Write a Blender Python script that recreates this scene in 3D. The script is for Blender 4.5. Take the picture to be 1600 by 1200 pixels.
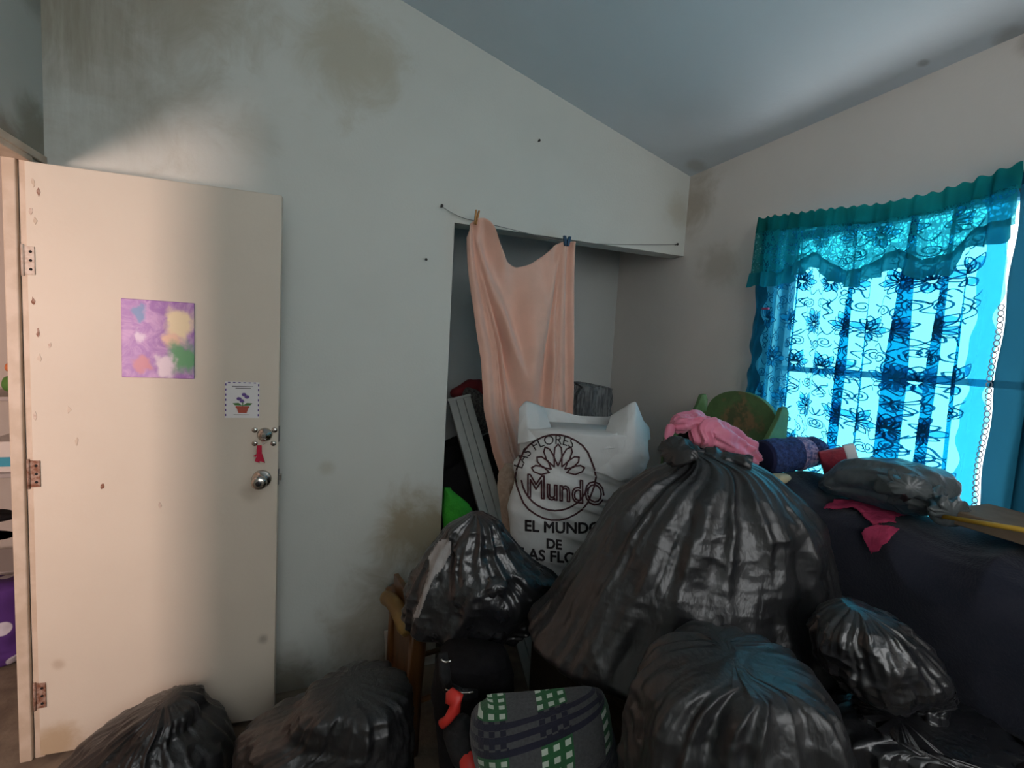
import bpy, bmesh, math, random
import numpy as np
from mathutils import Matrix, Vector
from mathutils.bvhtree import BVHTree

for o in list(bpy.data.objects):
    bpy.data.objects.remove(o)
SC = bpy.context.scene
COL = SC.collection

# ------------------------------------------------------------------ camera
FPX, PITCH, ROLL, YAW, CAMH = 753.477, -0.083, 0.056, 0.373, 1.55
fw = np.array([math.sin(YAW) * math.cos(PITCH), math.cos(YAW) * math.cos(PITCH), math.sin(PITCH)])
_r = np.array([math.cos(YAW), -math.sin(YAW), 0.0])
_u = np.cross(_r, fw)
rr = math.cos(ROLL) * _r + math.sin(ROLL) * _u
uu = -math.sin(ROLL) * _r + math.cos(ROLL) * _u
CAM = np.array([0.0, 0.0, CAMH])
cam = bpy.data.cameras.new('camera')
cam.sensor_fit = 'HORIZONTAL'
cam.sensor_width = 36.0
cam.lens = FPX / 1600 * 36.0
cam.clip_start = 0.02
camo = bpy.data.objects.new('camera', cam)
COL.objects.link(camo)
m = Matrix.Identity(4)
for i in range(3):
    m[i][0], m[i][1], m[i][2], m[i][3] = rr[i], uu[i], -fw[i], CAM[i]
camo.matrix_world = m
SC.camera = camo

# ------------------------------------------------------------------ light and exposure
SC.view_settings.view_transform = 'Standard'
SC.view_settings.look = 'None'
SC.view_settings.exposure = 0.0
SC.view_settings.gamma = 1.0
SC.view_settings.use_curve_mapping = False
W = bpy.data.worlds.new('overcast_sky')
SC.world = W
W.use_nodes = True
W.node_tree.nodes['Background'].inputs[0].default_value = (0.96, 0.98, 1.0, 1)
W.node_tree.nodes['Background'].inputs[1].default_value = 3.9


def area(name, loc, target, sx, sy, power, color):
    l = bpy.data.lights.new(name, 'AREA')
    l.shape = 'RECTANGLE'
    l.size, l.size_y = sx, sy
    l.energy = power
    l.color = color
    o = bpy.data.objects.new(name, l)
    COL.objects.link(o)
    o.location = loc
    o.rotation_euler = (Vector(target) - Vector(loc)).to_track_quat('-Z', 'Y').to_euler()
    return o


# daylight from the neighbouring room's low window, coming in through the doorway
area('hall_window_light', (-1.95, -0.15, 1.42), (-0.55, 2.0, 1.55), 0.40, 0.5, 50, (1.0, 0.74, 0.66))
# daylight standing outside the curtained window
area('outdoor_ground_light', (2.7, 1.1, 0.35), (1.75, 1.1, 2.1), 1.6, 1.6, 75, (1.0, 0.97, 0.93))

# ------------------------------------------------------------------ numpy helpers
D, R, L, HH, OX, CD = 2.155, 1.797, -0.897, 2.073, 0.526, 0.62
ZC, SL = 2.491, 0.285
r2 = np.array([math.cos(YAW), -math.sin(YAW)])
f2 = np.array([math.sin(YAW), math.cos(YAW)])


def ray(px, py):
    return fw + (px - 800) / FPX * rr - (py - 600) / FPX * uu


def on(px, py, ax, v):
    d = ray(px, py)
    return CAM + (v - CAM[ax]) / d[ax] * d


def sz(px, py, d):
    q = ray(px, py)
    t = d / (q[:2] @ f2)
    p = CAM + t * q
    return p[:2] @ r2, p[2]


def wp(s, d, z):
    s, d, z = np.broadcast_arrays(np.asarray(s, float), np.asarray(d, float), np.asarray(z, float))
    return np.stack([s * r2[0] + d * f2[0], s * r2[1] + d * f2[1], z], -1)


def V(px, py, d):
    s, z = sz(px, py, d)
    return wp(s, d, z)


def _hash(i, j, k, seed):
    h = (i.astype(np.int64) * 374761393 + j.astype(np.int64) * 668265263 + k.astype(np.int64) * 1440662683 + seed * 1274126177) & 0xffffffff
    h = ((h ^ (h >> 13)) * 1274126177) & 0xffffffff
    h = h ^ (h >> 16)
    return (h & 0xffff) / 32767.5 - 1.0


def noise(p, seed=0):
    p = np.asarray(p, float)
    f = np.floor(p)
    t = p - f
    t = t * t * (3 - 2 * t)
    i, j, k = f[..., 0], f[..., 1], f[..., 2]
    out = 0
    for a in (0, 1):
        for b in (0, 1):
            for c in (0, 1):
                w = (t[..., 0] if a else 1 - t[..., 0]) * (t[..., 1] if b else 1 - t[..., 1]) * (t[..., 2] if c else 1 - t[..., 2])
                out = out + w * _hash(i + a, j + b, k + c, seed)
    return out


def ridge(p, seed=0):
    return 1 - 2.2 * np.abs(noise(p, seed))


def crumple(p, sc, seed=0):
    q = p * sc
    wv = np.stack([noise(q * .7, seed + 11), noise(q * .7, seed + 12), noise(q * .7, seed + 13)], -1) * .5
    return .6 * ridge(q + wv, seed) + .3 * ridge(q * 2.1 + wv * 2, seed + 1) + .14 * ridge(q * 4.3 + wv, seed + 2)


def link(name, me, mat, parent=None):
    o = bpy.data.objects.new(name, me)
    if mat is not None:
        me.materials.append(mat)
    COL.objects.link(o)
    if parent is not None:
        o.parent = parent
        o.matrix_parent_inverse = parent.matrix_basis.inverted()
    return o


def mesh(name, vs, fs, mat, parent=None, smooth=True, uv=None):
    me = bpy.data.meshes.new(name)
    me.from_pydata([tuple(map(float, v)) for v in vs], [], fs)
    if smooth:
        me.polygons.foreach_set('use_smooth', [True] * len(me.polygons))
    if uv is not None:
        l = me.uv_layers.new(name='UVMap')
        idx = np.zeros(len(me.loops), int)
        me.loops.foreach_get('vertex_index', idx)
        l.data.foreach_set('uv', np.asarray(uv, float)[idx].ravel())
    me.update()
    return link(name, me, mat, parent)


def gridmesh(name, P, mat, parent=None, closed=False, caps=False, uv=None, mask=None, thick=0):
    """P: (rows, cols, 3); closed joins the last column to the first."""
    n, k = P.shape[:2]
    vs = P.reshape(-1, 3)
    fs = []
    for i in range(n - 1):
        for j in range(k if closed else k - 1):
            if mask is not None and not mask[i, j]:
                continue
            j2 = (j + 1) % k
            fs.append((i * k + j, i * k + j2, (i + 1) * k + j2, (i + 1) * k + j))
    if caps:
        vs = np.concatenate([vs, P[0].mean(0)[None], P[-1].mean(0)[None]])
        a, b = n * k, n * k + 1
        for j in range(k):
            j2 = (j + 1) % k
            fs.append((j2, j, a))
            fs.append(((n - 1) * k + j, (n - 1) * k + j2, b))
        if uv is not None:
            uv = np.concatenate([uv.reshape(-1, 2), uv[0].mean(0)[None], uv[-1].mean(0)[None]])
    if mask is not None:
        used = sorted({i for f in fs for i in f})
        mp = {o: q for q, o in enumerate(used)}
        vs = vs[used]
        fs = [tuple(mp[i] for i in f) for f in fs]
        if uv is not None:
            uv = uv.reshape(-1, 2)[used]
    o = mesh(name, vs, fs, mat, parent, True, None if uv is None else np.asarray(uv).reshape(-1, 2))
    if thick:
        md = o.modifiers.new('cloth', 'SOLIDIFY')
        md.thickness = thick
        md.offset = 0
    return o


def thing(name, label, cat, loc=(0, 0, 0), group=None, rotz=0.0):
    o = bpy.data.objects.new(name, None)
    COL.objects.link(o)
    o.empty_display_size = .05
    o.matrix_basis = Matrix.Translation(Vector(loc)) @ Matrix.Rotation(rotz, 4, 'Z')
    o['label'] = label
    o['category'] = cat
    if group:
        o['group'] = group
    return o


def tag(o, label, cat, group=None):
    o['label'] = label
    o['category'] = cat
    if group:
        o['group'] = group
    return o


def struct(o):
    o['kind'] = 'structure'
    return o


def box(name, a, b, mat, parent=None, bev=0.0, M4=None, seg=2):
    a, b = np.minimum(a, b), np.maximum(a, b)
    bm = bmesh.new()
    vs = [bm.verts.new((x, y, z)) for x in (a[0], b[0]) for y in (a[1], b[1]) for z in (a[2], b[2])]
    for f in ((0, 1, 3, 2), (4, 6, 7, 5), (0, 4, 5, 1), (2, 3, 7, 6), (0, 2, 6, 4), (1, 5, 7, 3)):
        bm.faces.new([vs[i] for i in f])
    if bev:
        bmesh.ops.bevel(bm, geom=list(bm.edges), offset=bev, segments=seg, affect='EDGES', profile=.5)
    bmesh.ops.recalc_face_normals(bm, faces=list(bm.faces))
    if M4 is not None:
        bm.transform(M4)
    me = bpy.data.meshes.new(name)
    bm.to_mesh(me)
    bm.free()
    return link(name, me, mat, parent)


def prism(name, outline, axis, a, b, mat, parent=None, bev=0.0, M4=None):
    """Extrude a 2D outline along an axis (0 x, 1 y, 2 z) from a to b."""
    bm = bmesh.new()

    def p3(p, w):
        q = list(p)
        q.insert(axis, w)
        return q
    lo = [bm.verts.new(p3(p, a)) for p in outline]
    hi = [bm.verts.new(p3(p, b)) for p in outline]
    bm.faces.new(lo)
    bm.faces.new(hi)
    n = len(outline)
    for i in range(n):
        bm.faces.new((lo[i], lo[(i + 1) % n], hi[(i + 1) % n], hi[i]))
    bmesh.ops.recalc_face_normals(bm, faces=list(bm.faces))
    if bev:
        bmesh.ops.bevel(bm, geom=list(bm.edges), offset=bev, segments=2, affect='EDGES', profile=.5)
    if M4 is not None:
        bm.transform(M4)
    me = bpy.data.meshes.new(name)
    bm.to_mesh(me)
    bm.free()
    return link(name, me, mat, parent)


def wallgrid(name, axis, w0, w1, us, zs, holes, mat):
    """A slab wall as one watertight mesh with rectangular holes. axis 0: spans y,z; axis 1: spans x,z."""
    bm = bmesh.new()
    cache = {}

    def v(i, j, w):
        key = (i, j, w)
        if key not in cache:
            p = (w, us[i], zs[j]) if axis == 0 else (us[i], w, zs[j])
            cache[key] = bm.verts.new(p)
        return cache[key]
    nu, nz = len(us) - 1, len(zs) - 1
    ok = lambda i, j: 0 <= i < nu and 0 <= j < nz and (i, j) not in holes
    for i in range(nu):
        for j in range(nz):
            if not ok(i, j):
                continue
            for w in (w0, w1):
                bm.faces.new((v(i, j, w), v(i + 1, j, w), v(i + 1, j + 1, w), v(i, j + 1, w)))
            for (di, dj, A, B) in ((-1, 0, (i, j), (i, j + 1)), (1, 0, (i + 1, j), (i + 1, j + 1)), (0, -1, (i, j), (i + 1, j)), (0, 1, (i, j + 1), (i + 1, j + 1))):
                if not ok(i + di, j + dj):
                    bm.faces.new((v(*A, w0), v(*B, w0), v(*B, w1), v(*A, w1)))
    bmesh.ops.recalc_face_normals(bm, faces=list(bm.faces))
    me = bpy.data.meshes.new(name)
    bm.to_mesh(me)
    bm.free()
    return struct(link(name, me, mat))


def tubemesh(name, pts, rad, mat, parent=None, n=10, caps=True):
    pts = np.asarray(pts, float)
    rad = np.broadcast_to(np.asarray(rad, float), (len(pts),))
    rows = []
    T = np.gradient(pts, axis=0)
    ref = np.array([0, 0, 1.0])
    for p, t, q in zip(pts, T, rad):
        t = t / (np.linalg.norm(t) + 1e-9)
        a = np.cross(t, ref)
        if np.linalg.norm(a) < .15:
            a = np.cross(t, np.array([1.0, 0, 0]))
        a /= np.linalg.norm(a)
        b = np.cross(t, a)
        th = np.linspace(0, 2 * math.pi, n, endpoint=False)
        rows.append(p + q * (np.cos(th)[:, None] * a + np.sin(th)[:, None] * b))
    return gridmesh(name, np.array(rows), mat, parent, closed=True, caps=caps)


def lathe(name, prof, M4, mat, parent=None, n=24):
    """prof: (radius, height) pairs turned about local z."""
    th = np.linspace(0, 2 * math.pi, n, endpoint=False)
    P = np.array([[(r * math.cos(t), r * math.sin(t), z) for t in th] for r, z in prof])
    Mx = np.array(M4)
    P = P @ Mx[:3, :3].T + Mx[:3, 3]
    return gridmesh(name, P, mat, parent, closed=True, caps=True)


def catmull(xs, ys, x):
    o = np.argsort(xs)
    xs, ys = np.asarray(xs, float)[o], np.asarray(ys, float)[o]
    mk = np.concatenate([[True], np.diff(xs) > 1e-5])
    xs, ys = xs[mk], ys[mk]
    mth = np.gradient(ys, xs) if len(xs) > 2 else np.full(len(xs), (ys[-1] - ys[0]) / (xs[-1] - xs[0]))
    i = np.clip(np.searchsorted(xs, x) - 1, 0, len(xs) - 2)
    h = xs[i + 1] - xs[i]
    t = np.clip((x - xs[i]) / h, 0, 1)
    lin = ys[i] + (ys[i + 1] - ys[i]) * t
    cub = (2 * t**3 - 3 * t**2 + 1) * ys[i] + (t**3 - 2 * t**2 + t) * h * mth[i] + (-2 * t**3 + 3 * t**2) * ys[i + 1] + (t**3 - t**2) * h * mth[i + 1]
    return .5 * lin + .5 * cub


# ------------------------------------------------------------------ materials
def nt(name):
    mt = bpy.data.materials.new(name)
    mt.use_nodes = True
    t = mt.node_tree
    return mt, t, t.nodes['Principled BSDF']


def nd(t, kind, **kw):
    n = t.nodes.new(kind)
    for k, v in kw.items():
        if k.startswith('i_'):
            key = k[2:]
            n.inputs[int(key) if key.isdigit() else key].default_value = v
        else:
            setattr(n, k, v)
    return n


def mth(t, op, a, b=None, clamp=False):
    n = t.nodes.new('ShaderNodeMath')
    n.operation = op
    n.use_clamp = clamp
    for i, x in enumerate((a, b)):
        if x is None:
            continue
        if isinstance(x, (int, float)):
            n.inputs[i].default_value = x
        else:
            t.links.new(x, n.inputs[i])
    return n.outputs[0]


def mixc(t, fac, a, b):
    n = t.nodes.new('ShaderNodeMix')
    n.data_type = 'RGBA'
    for i, x in ((0, fac), (6, a), (7, b)):
        if isinstance(x, (int, float)):
            n.inputs[i].default_value = x
        elif isinstance(x, tuple):
            n.inputs[i].default_value = (*x[:3], 1)
        else:
            t.links.new(x, n.inputs[i])
    return n.outputs[2]


def coords(t, kind='Object', scale=(1, 1, 1)):
    tc = t.nodes.new('ShaderNodeTexCoord')
    mp = t.nodes.new('ShaderNodeMapping')
    mp.inputs['Scale'].default_value = scale
    t.links.new(tc.outputs[kind], mp.inputs[0])
    return mp.outputs[0]


def nz(t, vec, scale, detail=3, rough=.55, dist=0):
    n = nd(t, 'ShaderNodeTexNoise', i_Scale=scale, i_Detail=detail, i_Roughness=rough, i_Distortion=dist)
    t.links.new(vec, n.inputs['Vector'])
    return n.outputs[0]


def ramp(t, fac, lo, hi):
    n = nd(t, 'ShaderNodeMapRange', i_1=lo, i_2=hi)
    n.interpolation_type = 'SMOOTHSTEP'
    t.links.new(fac, n.inputs[0])
    return n.outputs[0]


def M(name, c, rough=.8, c2=None, ns=6, bs=0.0, bscale=60, metal=0, spec=.4, sheen=0, scale=(1, 1, 1), coat=0, bdist=.01):
    mt, t, b = nt(name)
    b.inputs['Base Color'].default_value = (*c, 1)
    b.inputs['Roughness'].default_value = rough
    b.inputs['Metallic'].default_value = metal
    b.inputs['Specular IOR Level'].default_value = spec
    b.inputs['Sheen Weight'].default_value = sheen
    b.inputs['Coat Weight'].default_value = coat
    v = coords(t, scale=scale)
    if c2:
        t.links.new(mixc(t, ramp(t, nz(t, v, ns, 4), .35, .65), c, c2), b.inputs['Base Color'])
    if bs:
        bp = nd(t, 'ShaderNodeBump', i_Strength=bs, i_Distance=bdist)
        t.links.new(nz(t, v, bscale, 3), bp.inputs['Height'])
        t.links.new(bp.outputs[0], b.inputs['Normal'])
    return mt


def paint(name, base, spots=(), streak=None, rough=.85, bscale=90):
    """Old wall paint; spots: (x, y, z, radius, colour, strength) stains with a shape of their own."""
    mt, t, b = nt(name)
    b.inputs['Roughness'].default_value = rough
    b.inputs['Specular IOR Level'].default_value = .25
    v = coords(t)
    c = mixc(t, ramp(t, nz(t, v, 1.7, 5), .3, .75), base, tuple(x * .93 for x in base))
    big = nz(t, v, 5, 5, .65, .6)
    for (x, y, z, rad, colr, st) in spots:
        dn = nd(t, 'ShaderNodeVectorMath', operation='DISTANCE')
        t.links.new(v, dn.inputs[0])
        dn.inputs[1].default_value = (x, y, z)
        dd = mth(t, 'ADD', dn.outputs['Value'], mth(t, 'MULTIPLY', mth(t, 'SUBTRACT', big, .5), rad * 1.5))
        fac = mth(t, 'MULTIPLY', ramp(t, dd, rad, rad * .25), st)
        c = mixc(t, fac, c, colr)
    if streak:
        x0, x1, z0, colr = streak
        vs = coords(t, scale=(9, 9, .9))
        sx = nd(t, 'ShaderNodeSeparateXYZ')
        t.links.new(v, sx.inputs[0])
        fx = ramp(t, sx.outputs[0], x1, x0)
        fz = ramp(t, sx.outputs[2], z0 - .15, z0 + .5)
        fac = mth(t, 'MULTIPLY', mth(t, 'MULTIPLY', fx, fz), ramp(t, nz(t, vs, 2.2, 5, .7), .22, .7))
        c = mixc(t, mth(t, 'MULTIPLY', fac, .6), c, colr)
    t.links.new(c, b.inputs['Base Color'])
    bp = nd(t, 'ShaderNodeBump', i_Strength=.18, i_Distance=.004)
    t.links.new(nz(t, v, bscale, 4), bp.inputs['Height'])
    t.links.new(bp.outputs[0], b.inputs['Normal'])
    return mt


def plastic(name, base, rough=.3, spec=.5, bump=.35, alpha=0.0, tcol=None):
    """Crinkled thin bag film."""
    mt, t, b = nt(name)
    b.inputs['Base Color'].default_value = (*base, 1)
    b.inputs['Specular IOR Level'].default_value = spec
    v = coords(t)
    t.links.new(mth(t, 'ADD', mth(t, 'MULTIPLY', nz(t, v, 9, 3), .25), rough - .1), b.inputs['Roughness'])
    h1 = mth(t, 'ABSOLUTE', mth(t, 'SUBTRACT', nz(t, coords(t, scale=(1, 1, .3)), 17, 4, .6, .25), .5))
    h2 = mth(t, 'ABSOLUTE', mth(t, 'SUBTRACT', nz(t, v, 7, 4, .55, .3), .5))
    h = mth(t, 'ADD', mth(t, 'MULTIPLY', h1, .7), h2)
    bp = nd(t, 'ShaderNodeBump', i_Strength=bump, i_Distance=.03)
    t.links.new(h, bp.inputs['Height'])
    t.links.new(bp.outputs[0], b.inputs['Normal'])
    if tcol:
        out = t.nodes['Material Output']
        tr = nd(t, 'ShaderNodeBsdfTranslucent')
        tr.inputs[0].default_value = (*tcol, 1)
        mx = nd(t, 'ShaderNodeMixShader', i_0=alpha)
        t.links.new(b.outputs[0], mx.inputs[1])
        t.links.new(tr.outputs[0], mx.inputs[2])
        t.links.new(mx.outputs[0], out.inputs[0])
    return mt


def sheer(name, through, body, fac, lace=None):
    """Thin curtain net: a share of the light passes straight, the rest is scattered by the threads."""
    mt, t, b = nt(name)
    out = t.nodes['Material Output']
    tp = nd(t, 'ShaderNodeBsdfTransparent')
    tp.inputs[0].default_value = (*through, 1)
    tl = nd(t, 'ShaderNodeBsdfTranslucent')
    tl.inputs[0].default_value = (*body, 1)
    df = nd(t, 'ShaderNodeBsdfDiffuse')
    df.inputs[0].default_value = (*body, 1)
    cl = nd(t, 'ShaderNodeMixShader', i_0=.5)
    t.links.new(tl.outputs[0], cl.inputs[1])
    t.links.new(df.outputs[0], cl.inputs[2])
    mx = nd(t, 'ShaderNodeMixShader', i_0=fac)
    if lace:
        uvv = coords(t, 'UV')
        vo = nd(t, 'ShaderNodeTexVoronoi', feature='DISTANCE_TO_EDGE', i_Scale=lace)
        t.links.new(uvv, vo.inputs['Vector'])
        n2 = nz(t, uvv, lace * .35, 3, .6, 1.5)
        hol = mth(t, 'MULTIPLY', ramp(t, vo.outputs['Distance'], .04, .22), ramp(t, n2, .40, .56))
        t.links.new(mth(t, 'SUBTRACT', fac, mth(t, 'MULTIPLY', hol, fac * .85)), mx.inputs[0])
    t.links.new(tp.outputs[0], mx.inputs[1])
    t.links.new(cl.outputs[0], mx.inputs[2])
    t.links.new(mx.outputs[0], out.inputs[0])
    return mt


GRIME = (.17, .135, .085)
MOLD = (.20, .17, .115)
m_wall = paint('aged_wall_paint', (.62, .63, .58),
               [(.06, D, 2.66, .30, (.36, .30, .18), .5), (-.28, D, 2.30, .13, (.42, .40, .33), .3),
                (.42, D, .66, .26, (.30, .22, .11), .75), (.33, D, .25, .35, (.26, .20, .12), .6), (-.13, D, .02, .22, GRIME, .7), (.30, D, .0, .2, GRIME, .7),
                (.02, D, .98, .05, (.42, .39, .29), .45), (-.45, D, 2.75, .35, (.36, .32, .22), .35), (-.85, D, 2.75, .75, (.36, .315, .235), .62), (1.74, D, 2.3, .12, (.40, .36, .27), .5)],
               (-.897, -.35, 2.1, MOLD))
m_wall_r = paint('aged_right_wall_paint', (.76, .715, .67),
                 [(R, 2.1, 2.35, .2, (.33, .27, .19), .6), (R, .8, 2.46, .05, (.26, .22, .17), .5), (R, 1.9, 2.0, .16, (.36, .3, .22), .4)])
m_wall_l = paint('aged_left_wall_paint', (.50, .51, .47), [(L, 2.1, 2.15, .16, MOLD, .7), (L, 1.95, 2.08, .1, (.2, .15, .1), .7), (L, 2.12, 2.7, .2, MOLD, .5)])
m_ceil = paint('ceiling_paint', (.66, .72, .76), [(1.743, 1.046, 2.506, .022, (.25, .25, .25), .55), (1.74, 2.05, 2.5, .07, (.35, .32, .26), .4), (1.79, .85, 2.49, .05, (.25, .23, .2), .5)], bscale=55)
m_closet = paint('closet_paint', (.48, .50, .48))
m_hall = paint('hall_wall_paint', (.66, .60, .54))
m_floor = M('worn_concrete_floor', (.20, .16, .12), .75, (.13, .10, .075), 9, .25, 45)
m_door = paint('cream_door_paint', (.66, .59, .49), [(-.25, 2.0, .93, .05, (.42, .36, .28), .6), (-.85, 2.03, .05, .1, (.4, .28, .15), .7), (-.2, 2.0, .35, .03, (.3, .25, .2), .7), (-.84, 2.03, .35, .03, (.45, .36, .27), .7)], rough=.5, bscale=30)
m_frame = M('cream_frame_paint', (.60, .50, .40), .5, (.52, .42, .32), 14, .1, 40)
m_rust = M('rusty_hinge_metal', (.22, .09, .05), .7, (.42, .30, .24), 60, .3, 120, metal=.3)
m_cream_metal = M('painted_hinge', (.62, .53, .45), .5, (.5, .38, .3), 60)
m_chrome = M('brushed_nickel', (.52, .49, .45), .22, metal=1)
m_darkmetal = M('dark_metal', (.05, .05, .055), .4, metal=.6)
m_hole = M('black_slot', (.01, .01, .01), .8)
m_black = plastic('black_bag_film', (.014, .014, .0155), .38, .8, .30)
m_black2 = plastic('thin_black_bag_film', (.015, .015, .017), .27, .9, .30)
m_blackcloth = M('black_cloth', (.008, .0075, .009), .9, (.013, .012, .013), 20, .3, 200, spec=.2)
m_navy = M('dark_navy_blanket', (.012, .014, .026), .95, (.020, .021, .034), 8, .35, 160, sheen=.12)
m_white = plastic('white_bag_film', (.66, .67, .66), .42, .4, .3, .25, (.72, .74, .74))
m_greyfilm = plastic('grey_bag_film', (.13, .145, .15), .28, .7, .5, .35, (.26, .30, .32))
m_pale = plastic('pale_plastic', (.30, .28, .27), .4, .5, .5)
m_print = M('dark_maroon_ink', (.045, .010, .014), .7)
m_printk = M('black_ink', (.014, .010, .012), .7)
m_pinkcloth = M('peach_sheet', (.80, .48, .37), .85, (.73, .44, .34), 7, .15, 300, sheen=.3)
m_satin = M('pink_satin', (.72, .20, .30), .42, (.60, .17, .26), 9, .1, 80, sheen=.3)
m_magenta = M('magenta_cloth', (.55, .05, .13), .8, (.38, .03, .09), 20, .3, 90)
m_greenwood = M('green_painted_wood', (.10, .20, .075), .55, (.075, .155, .06), 18, .15, 60)
m_darkgreen = M('dark_green_painted_wood', (.035, .055, .022), .6, (.02, .03, .015), 20)
m_crochet_b = M('blue_crochet', (.045, .075, .22), .95, (.03, .04, .12), 70, .9, 110, bdist=.02)
m_crochet_p = M('pink_crochet', (.45, .30, .42), .95, (.12, .12, .28), 80, .9, 110, bdist=.02)
m_crochet_d = M('navy_lining', (.012, .014, .05), .95)
m_green = M('bright_green_cloth', (.05, .42, .035), .9, (.035, .33, .03), 14, .4, 120)
m_slat = M('pale_grey_metal', (.42, .44, .41), .5, (.36, .38, .36), 12)
m_slat_d = M('olive_grey_edge', (.19, .18, .14), .6)
m_red = M('dark_red_cloth', (.20, .02, .025), .9)
m_redp = M('red_plastic', (.60, .035, .025), .45)
m_foam = M('black_foam', (.007, .007, .008), .85, (.016, .016, .017), 60, .3, 150)
m_wood = M('varnished_wood', (.14, .062, .020), .38, (.085, .036, .011), 5, .12, 30, scale=(6, 6, .8), coat=.2)
m_woodlt = M('worn_yellow_wood', (.27, .17, .045), .5, (.17, .095, .026), 9)
m_whitestick = M('white_stick_paint', (.55, .50, .42), .6)
m_trunk = M('dark_olive_fabric', (.016, .014, .009), .9, (.024, .021, .014), 20, .2, 150)
m_dresser = M('black_brown_wood', (.010, .009, .011), .5, (.016, .013, .014), 6, scale=(1, 8, 8))
m_lit_edge = M('lit_edge_tone', (.16, .16, .18), .45)  # pale tone stands for light caught on a dresser edge
m_pin = M('wooden_clothespin_wood', (.42, .20, .06), .6)
m_pinb = M('blue_clothespin_plastic', (.015, .06, .12), .4)
m_string = M('grey_string', (.22, .21, .20), .9)
m_nail = M('dark_nail', (.05, .045, .04), .6)
m_beige = M('beige_towelling', (.48, .37, .29), .95, (.40, .30, .23), 50, .8, 120)
m_knit = M('grey_knit', (.19, .18, .165), .95, (.07, .065, .06), 90, .9, 120, bdist=.02)
m_stripe = M('grey_striped_cloth', (.16, .165, .165), .9, (.06, .062, .065), 7, .3, 120, scale=(14, 14, 1.2))
m_yellow = M('yellow_stick_paint', (.55, .33, .04), .5)
m_card = M('brown_cardboard', (.20, .145, .10), .85, (.17, .12, .08), 20)
m_paper = M('white_paper', (.70, .69, .68), .7)
m_redpack = M('red_packet_film', (.35, .03, .05), .35, (.2, .02, .04), 30, .3, 60)
m_cream = M('cream_cloth', (.52, .42, .26), .9)
m_sheer = sheer('turquoise_net', (.17, .80, .95), (.02, .28, .50), .40)
m_fill = sheer('turquoise_net_dense', (.22, .66, .90), (.03, .34, .56), .45)
m_cord = sheer('dark_teal_embroidery', (.03, .22, .36), (.012, .12, .22), .80)
m_val = sheer('teal_lace_valance', (.20, .78, .84), (.012, .20, .21), .80, 75)
m_valr = sheer('teal_ruffle', (.10, .50, .60), (.015, .22, .27), .86)
m_valh = sheer('dark_teal_header', (.05, .35, .36), (.008, .15, .14), .95)
m_panel = sheer('shade_toned_curtain', (.03, .2, .30), (.012, .075, .12), .93)  # dark tone holds the shade of cloth with no window behind it
m_trimw = M('pale_crochet_trim', (.55, .58, .66), .9)
m_pinkclip = M('pink_clip', (.5, .08, .2), .5)
m_blueitem = M('blue_box_print', (.05, .35, .5), .5)
m_hallwhite = M('hall_white_cloth', (.75, .70, .66), .8)
m_orange = M('orange_toy_plastic', (.7, .22, .08), .5)
m_hallgreen = M('green_toy_plastic', (.1, .25, .05), .5)
m_hallgrey = M('grey_shelf_board', (.42, .38, .37), .7)

# glass: mostly clear
m_glass, t, b = nt('window_glass')
tp = nd(t, 'ShaderNodeBsdfTransparent')
tp.inputs[0].default_value = (.95, .98, 1, 1)
gl = nd(t, 'ShaderNodeBsdfGlossy', i_Roughness=.02)
mx = nd(t, 'ShaderNodeMixShader', i_0=.05)
t.links.new(tp.outputs[0], mx.inputs[1])
t.links.new(gl.outputs[0], mx.inputs[2])
t.links.new(mx.outputs[0], t.nodes['Material Output'].inputs[0])

# purple and white printed cloth next door
m_purple, t, b = nt('purple_print_cloth')
v = coords(t)
vo = nd(t, 'ShaderNodeTexVoronoi', i_Scale=11)
t.links.new(v, vo.inputs['Vector'])
t.links.new(mixc(t, ramp(t, vo.outputs['Distance'], .36, .30), (.08, .025, .19), (.6, .58, .68)), b.inputs['Base Color'])
b.inputs['Roughness'].default_value = .9

# plaid
m_plaid, t, b = nt('green_navy_plaid')
uvn = nd(t, 'ShaderNodeTexCoord')
sx = nd(t, 'ShaderNodeSeparateXYZ')
t.links.new(uvn.outputs['UV'], sx.inputs[0])
U, Vv = sx.outputs[0], sx.outputs[1]
fr = lambda x, p, off=0: mth(t, 'FRACT', mth(t, 'ADD', mth(t, 'DIVIDE', x, p), off))
lt = lambda x, k: mth(t, 'LESS_THAN', x, k)
gt = lambda x, k: mth(t, 'GREATER_THAN', x, k)
AND = lambda a, c: mth(t, 'MULTIPLY', a, c)
pu = mth(t, 'MULTIPLY', fr(U, .132), .132)
pv = mth(t, 'MULTIPLY', fr(Vv, .150), .150)
colb = lt(pu, .066)
rowb = lt(pv, .066)
sqc = lt(fr(pu, .0245), .52)
sqr = lt(fr(Vv, .0215), .5)
fuzz = nz(t, coords(t), 160, 3)
col = mixc(t, fuzz, (.028, .029, .031), (.07, .071, .074))
green_zone = AND(colb, gt(pv, .066))
col = mixc(t, green_zone, col, (.014, .085, .028))
col = mixc(t, AND(AND(green_zone, sqc), sqr), col, (.40, .46, .38))
rs = AND(rowb, lt(fr(pv, .0245), .5))
col = mixc(t, rs, col, (.008, .008, .02))
col = mixc(t, AND(AND(rowb, colb), mth(t, 'ABSOLUTE', mth(t, 'SUBTRACT', sqc, sqr))), col, (.006, .006, .016))
t.links.new(col, b.inputs['Base Color'])
b.inputs['Roughness'].default_value = .95
b.inputs['Sheen Weight'].default_value = .2
bp = nd(t, 'ShaderNodeBump', i_Strength=.5, i_Distance=.004)
t.links.new(fuzz, bp.inputs['Height'])
t.links.new(bp.outputs[0], b.inputs['Normal'])

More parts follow.
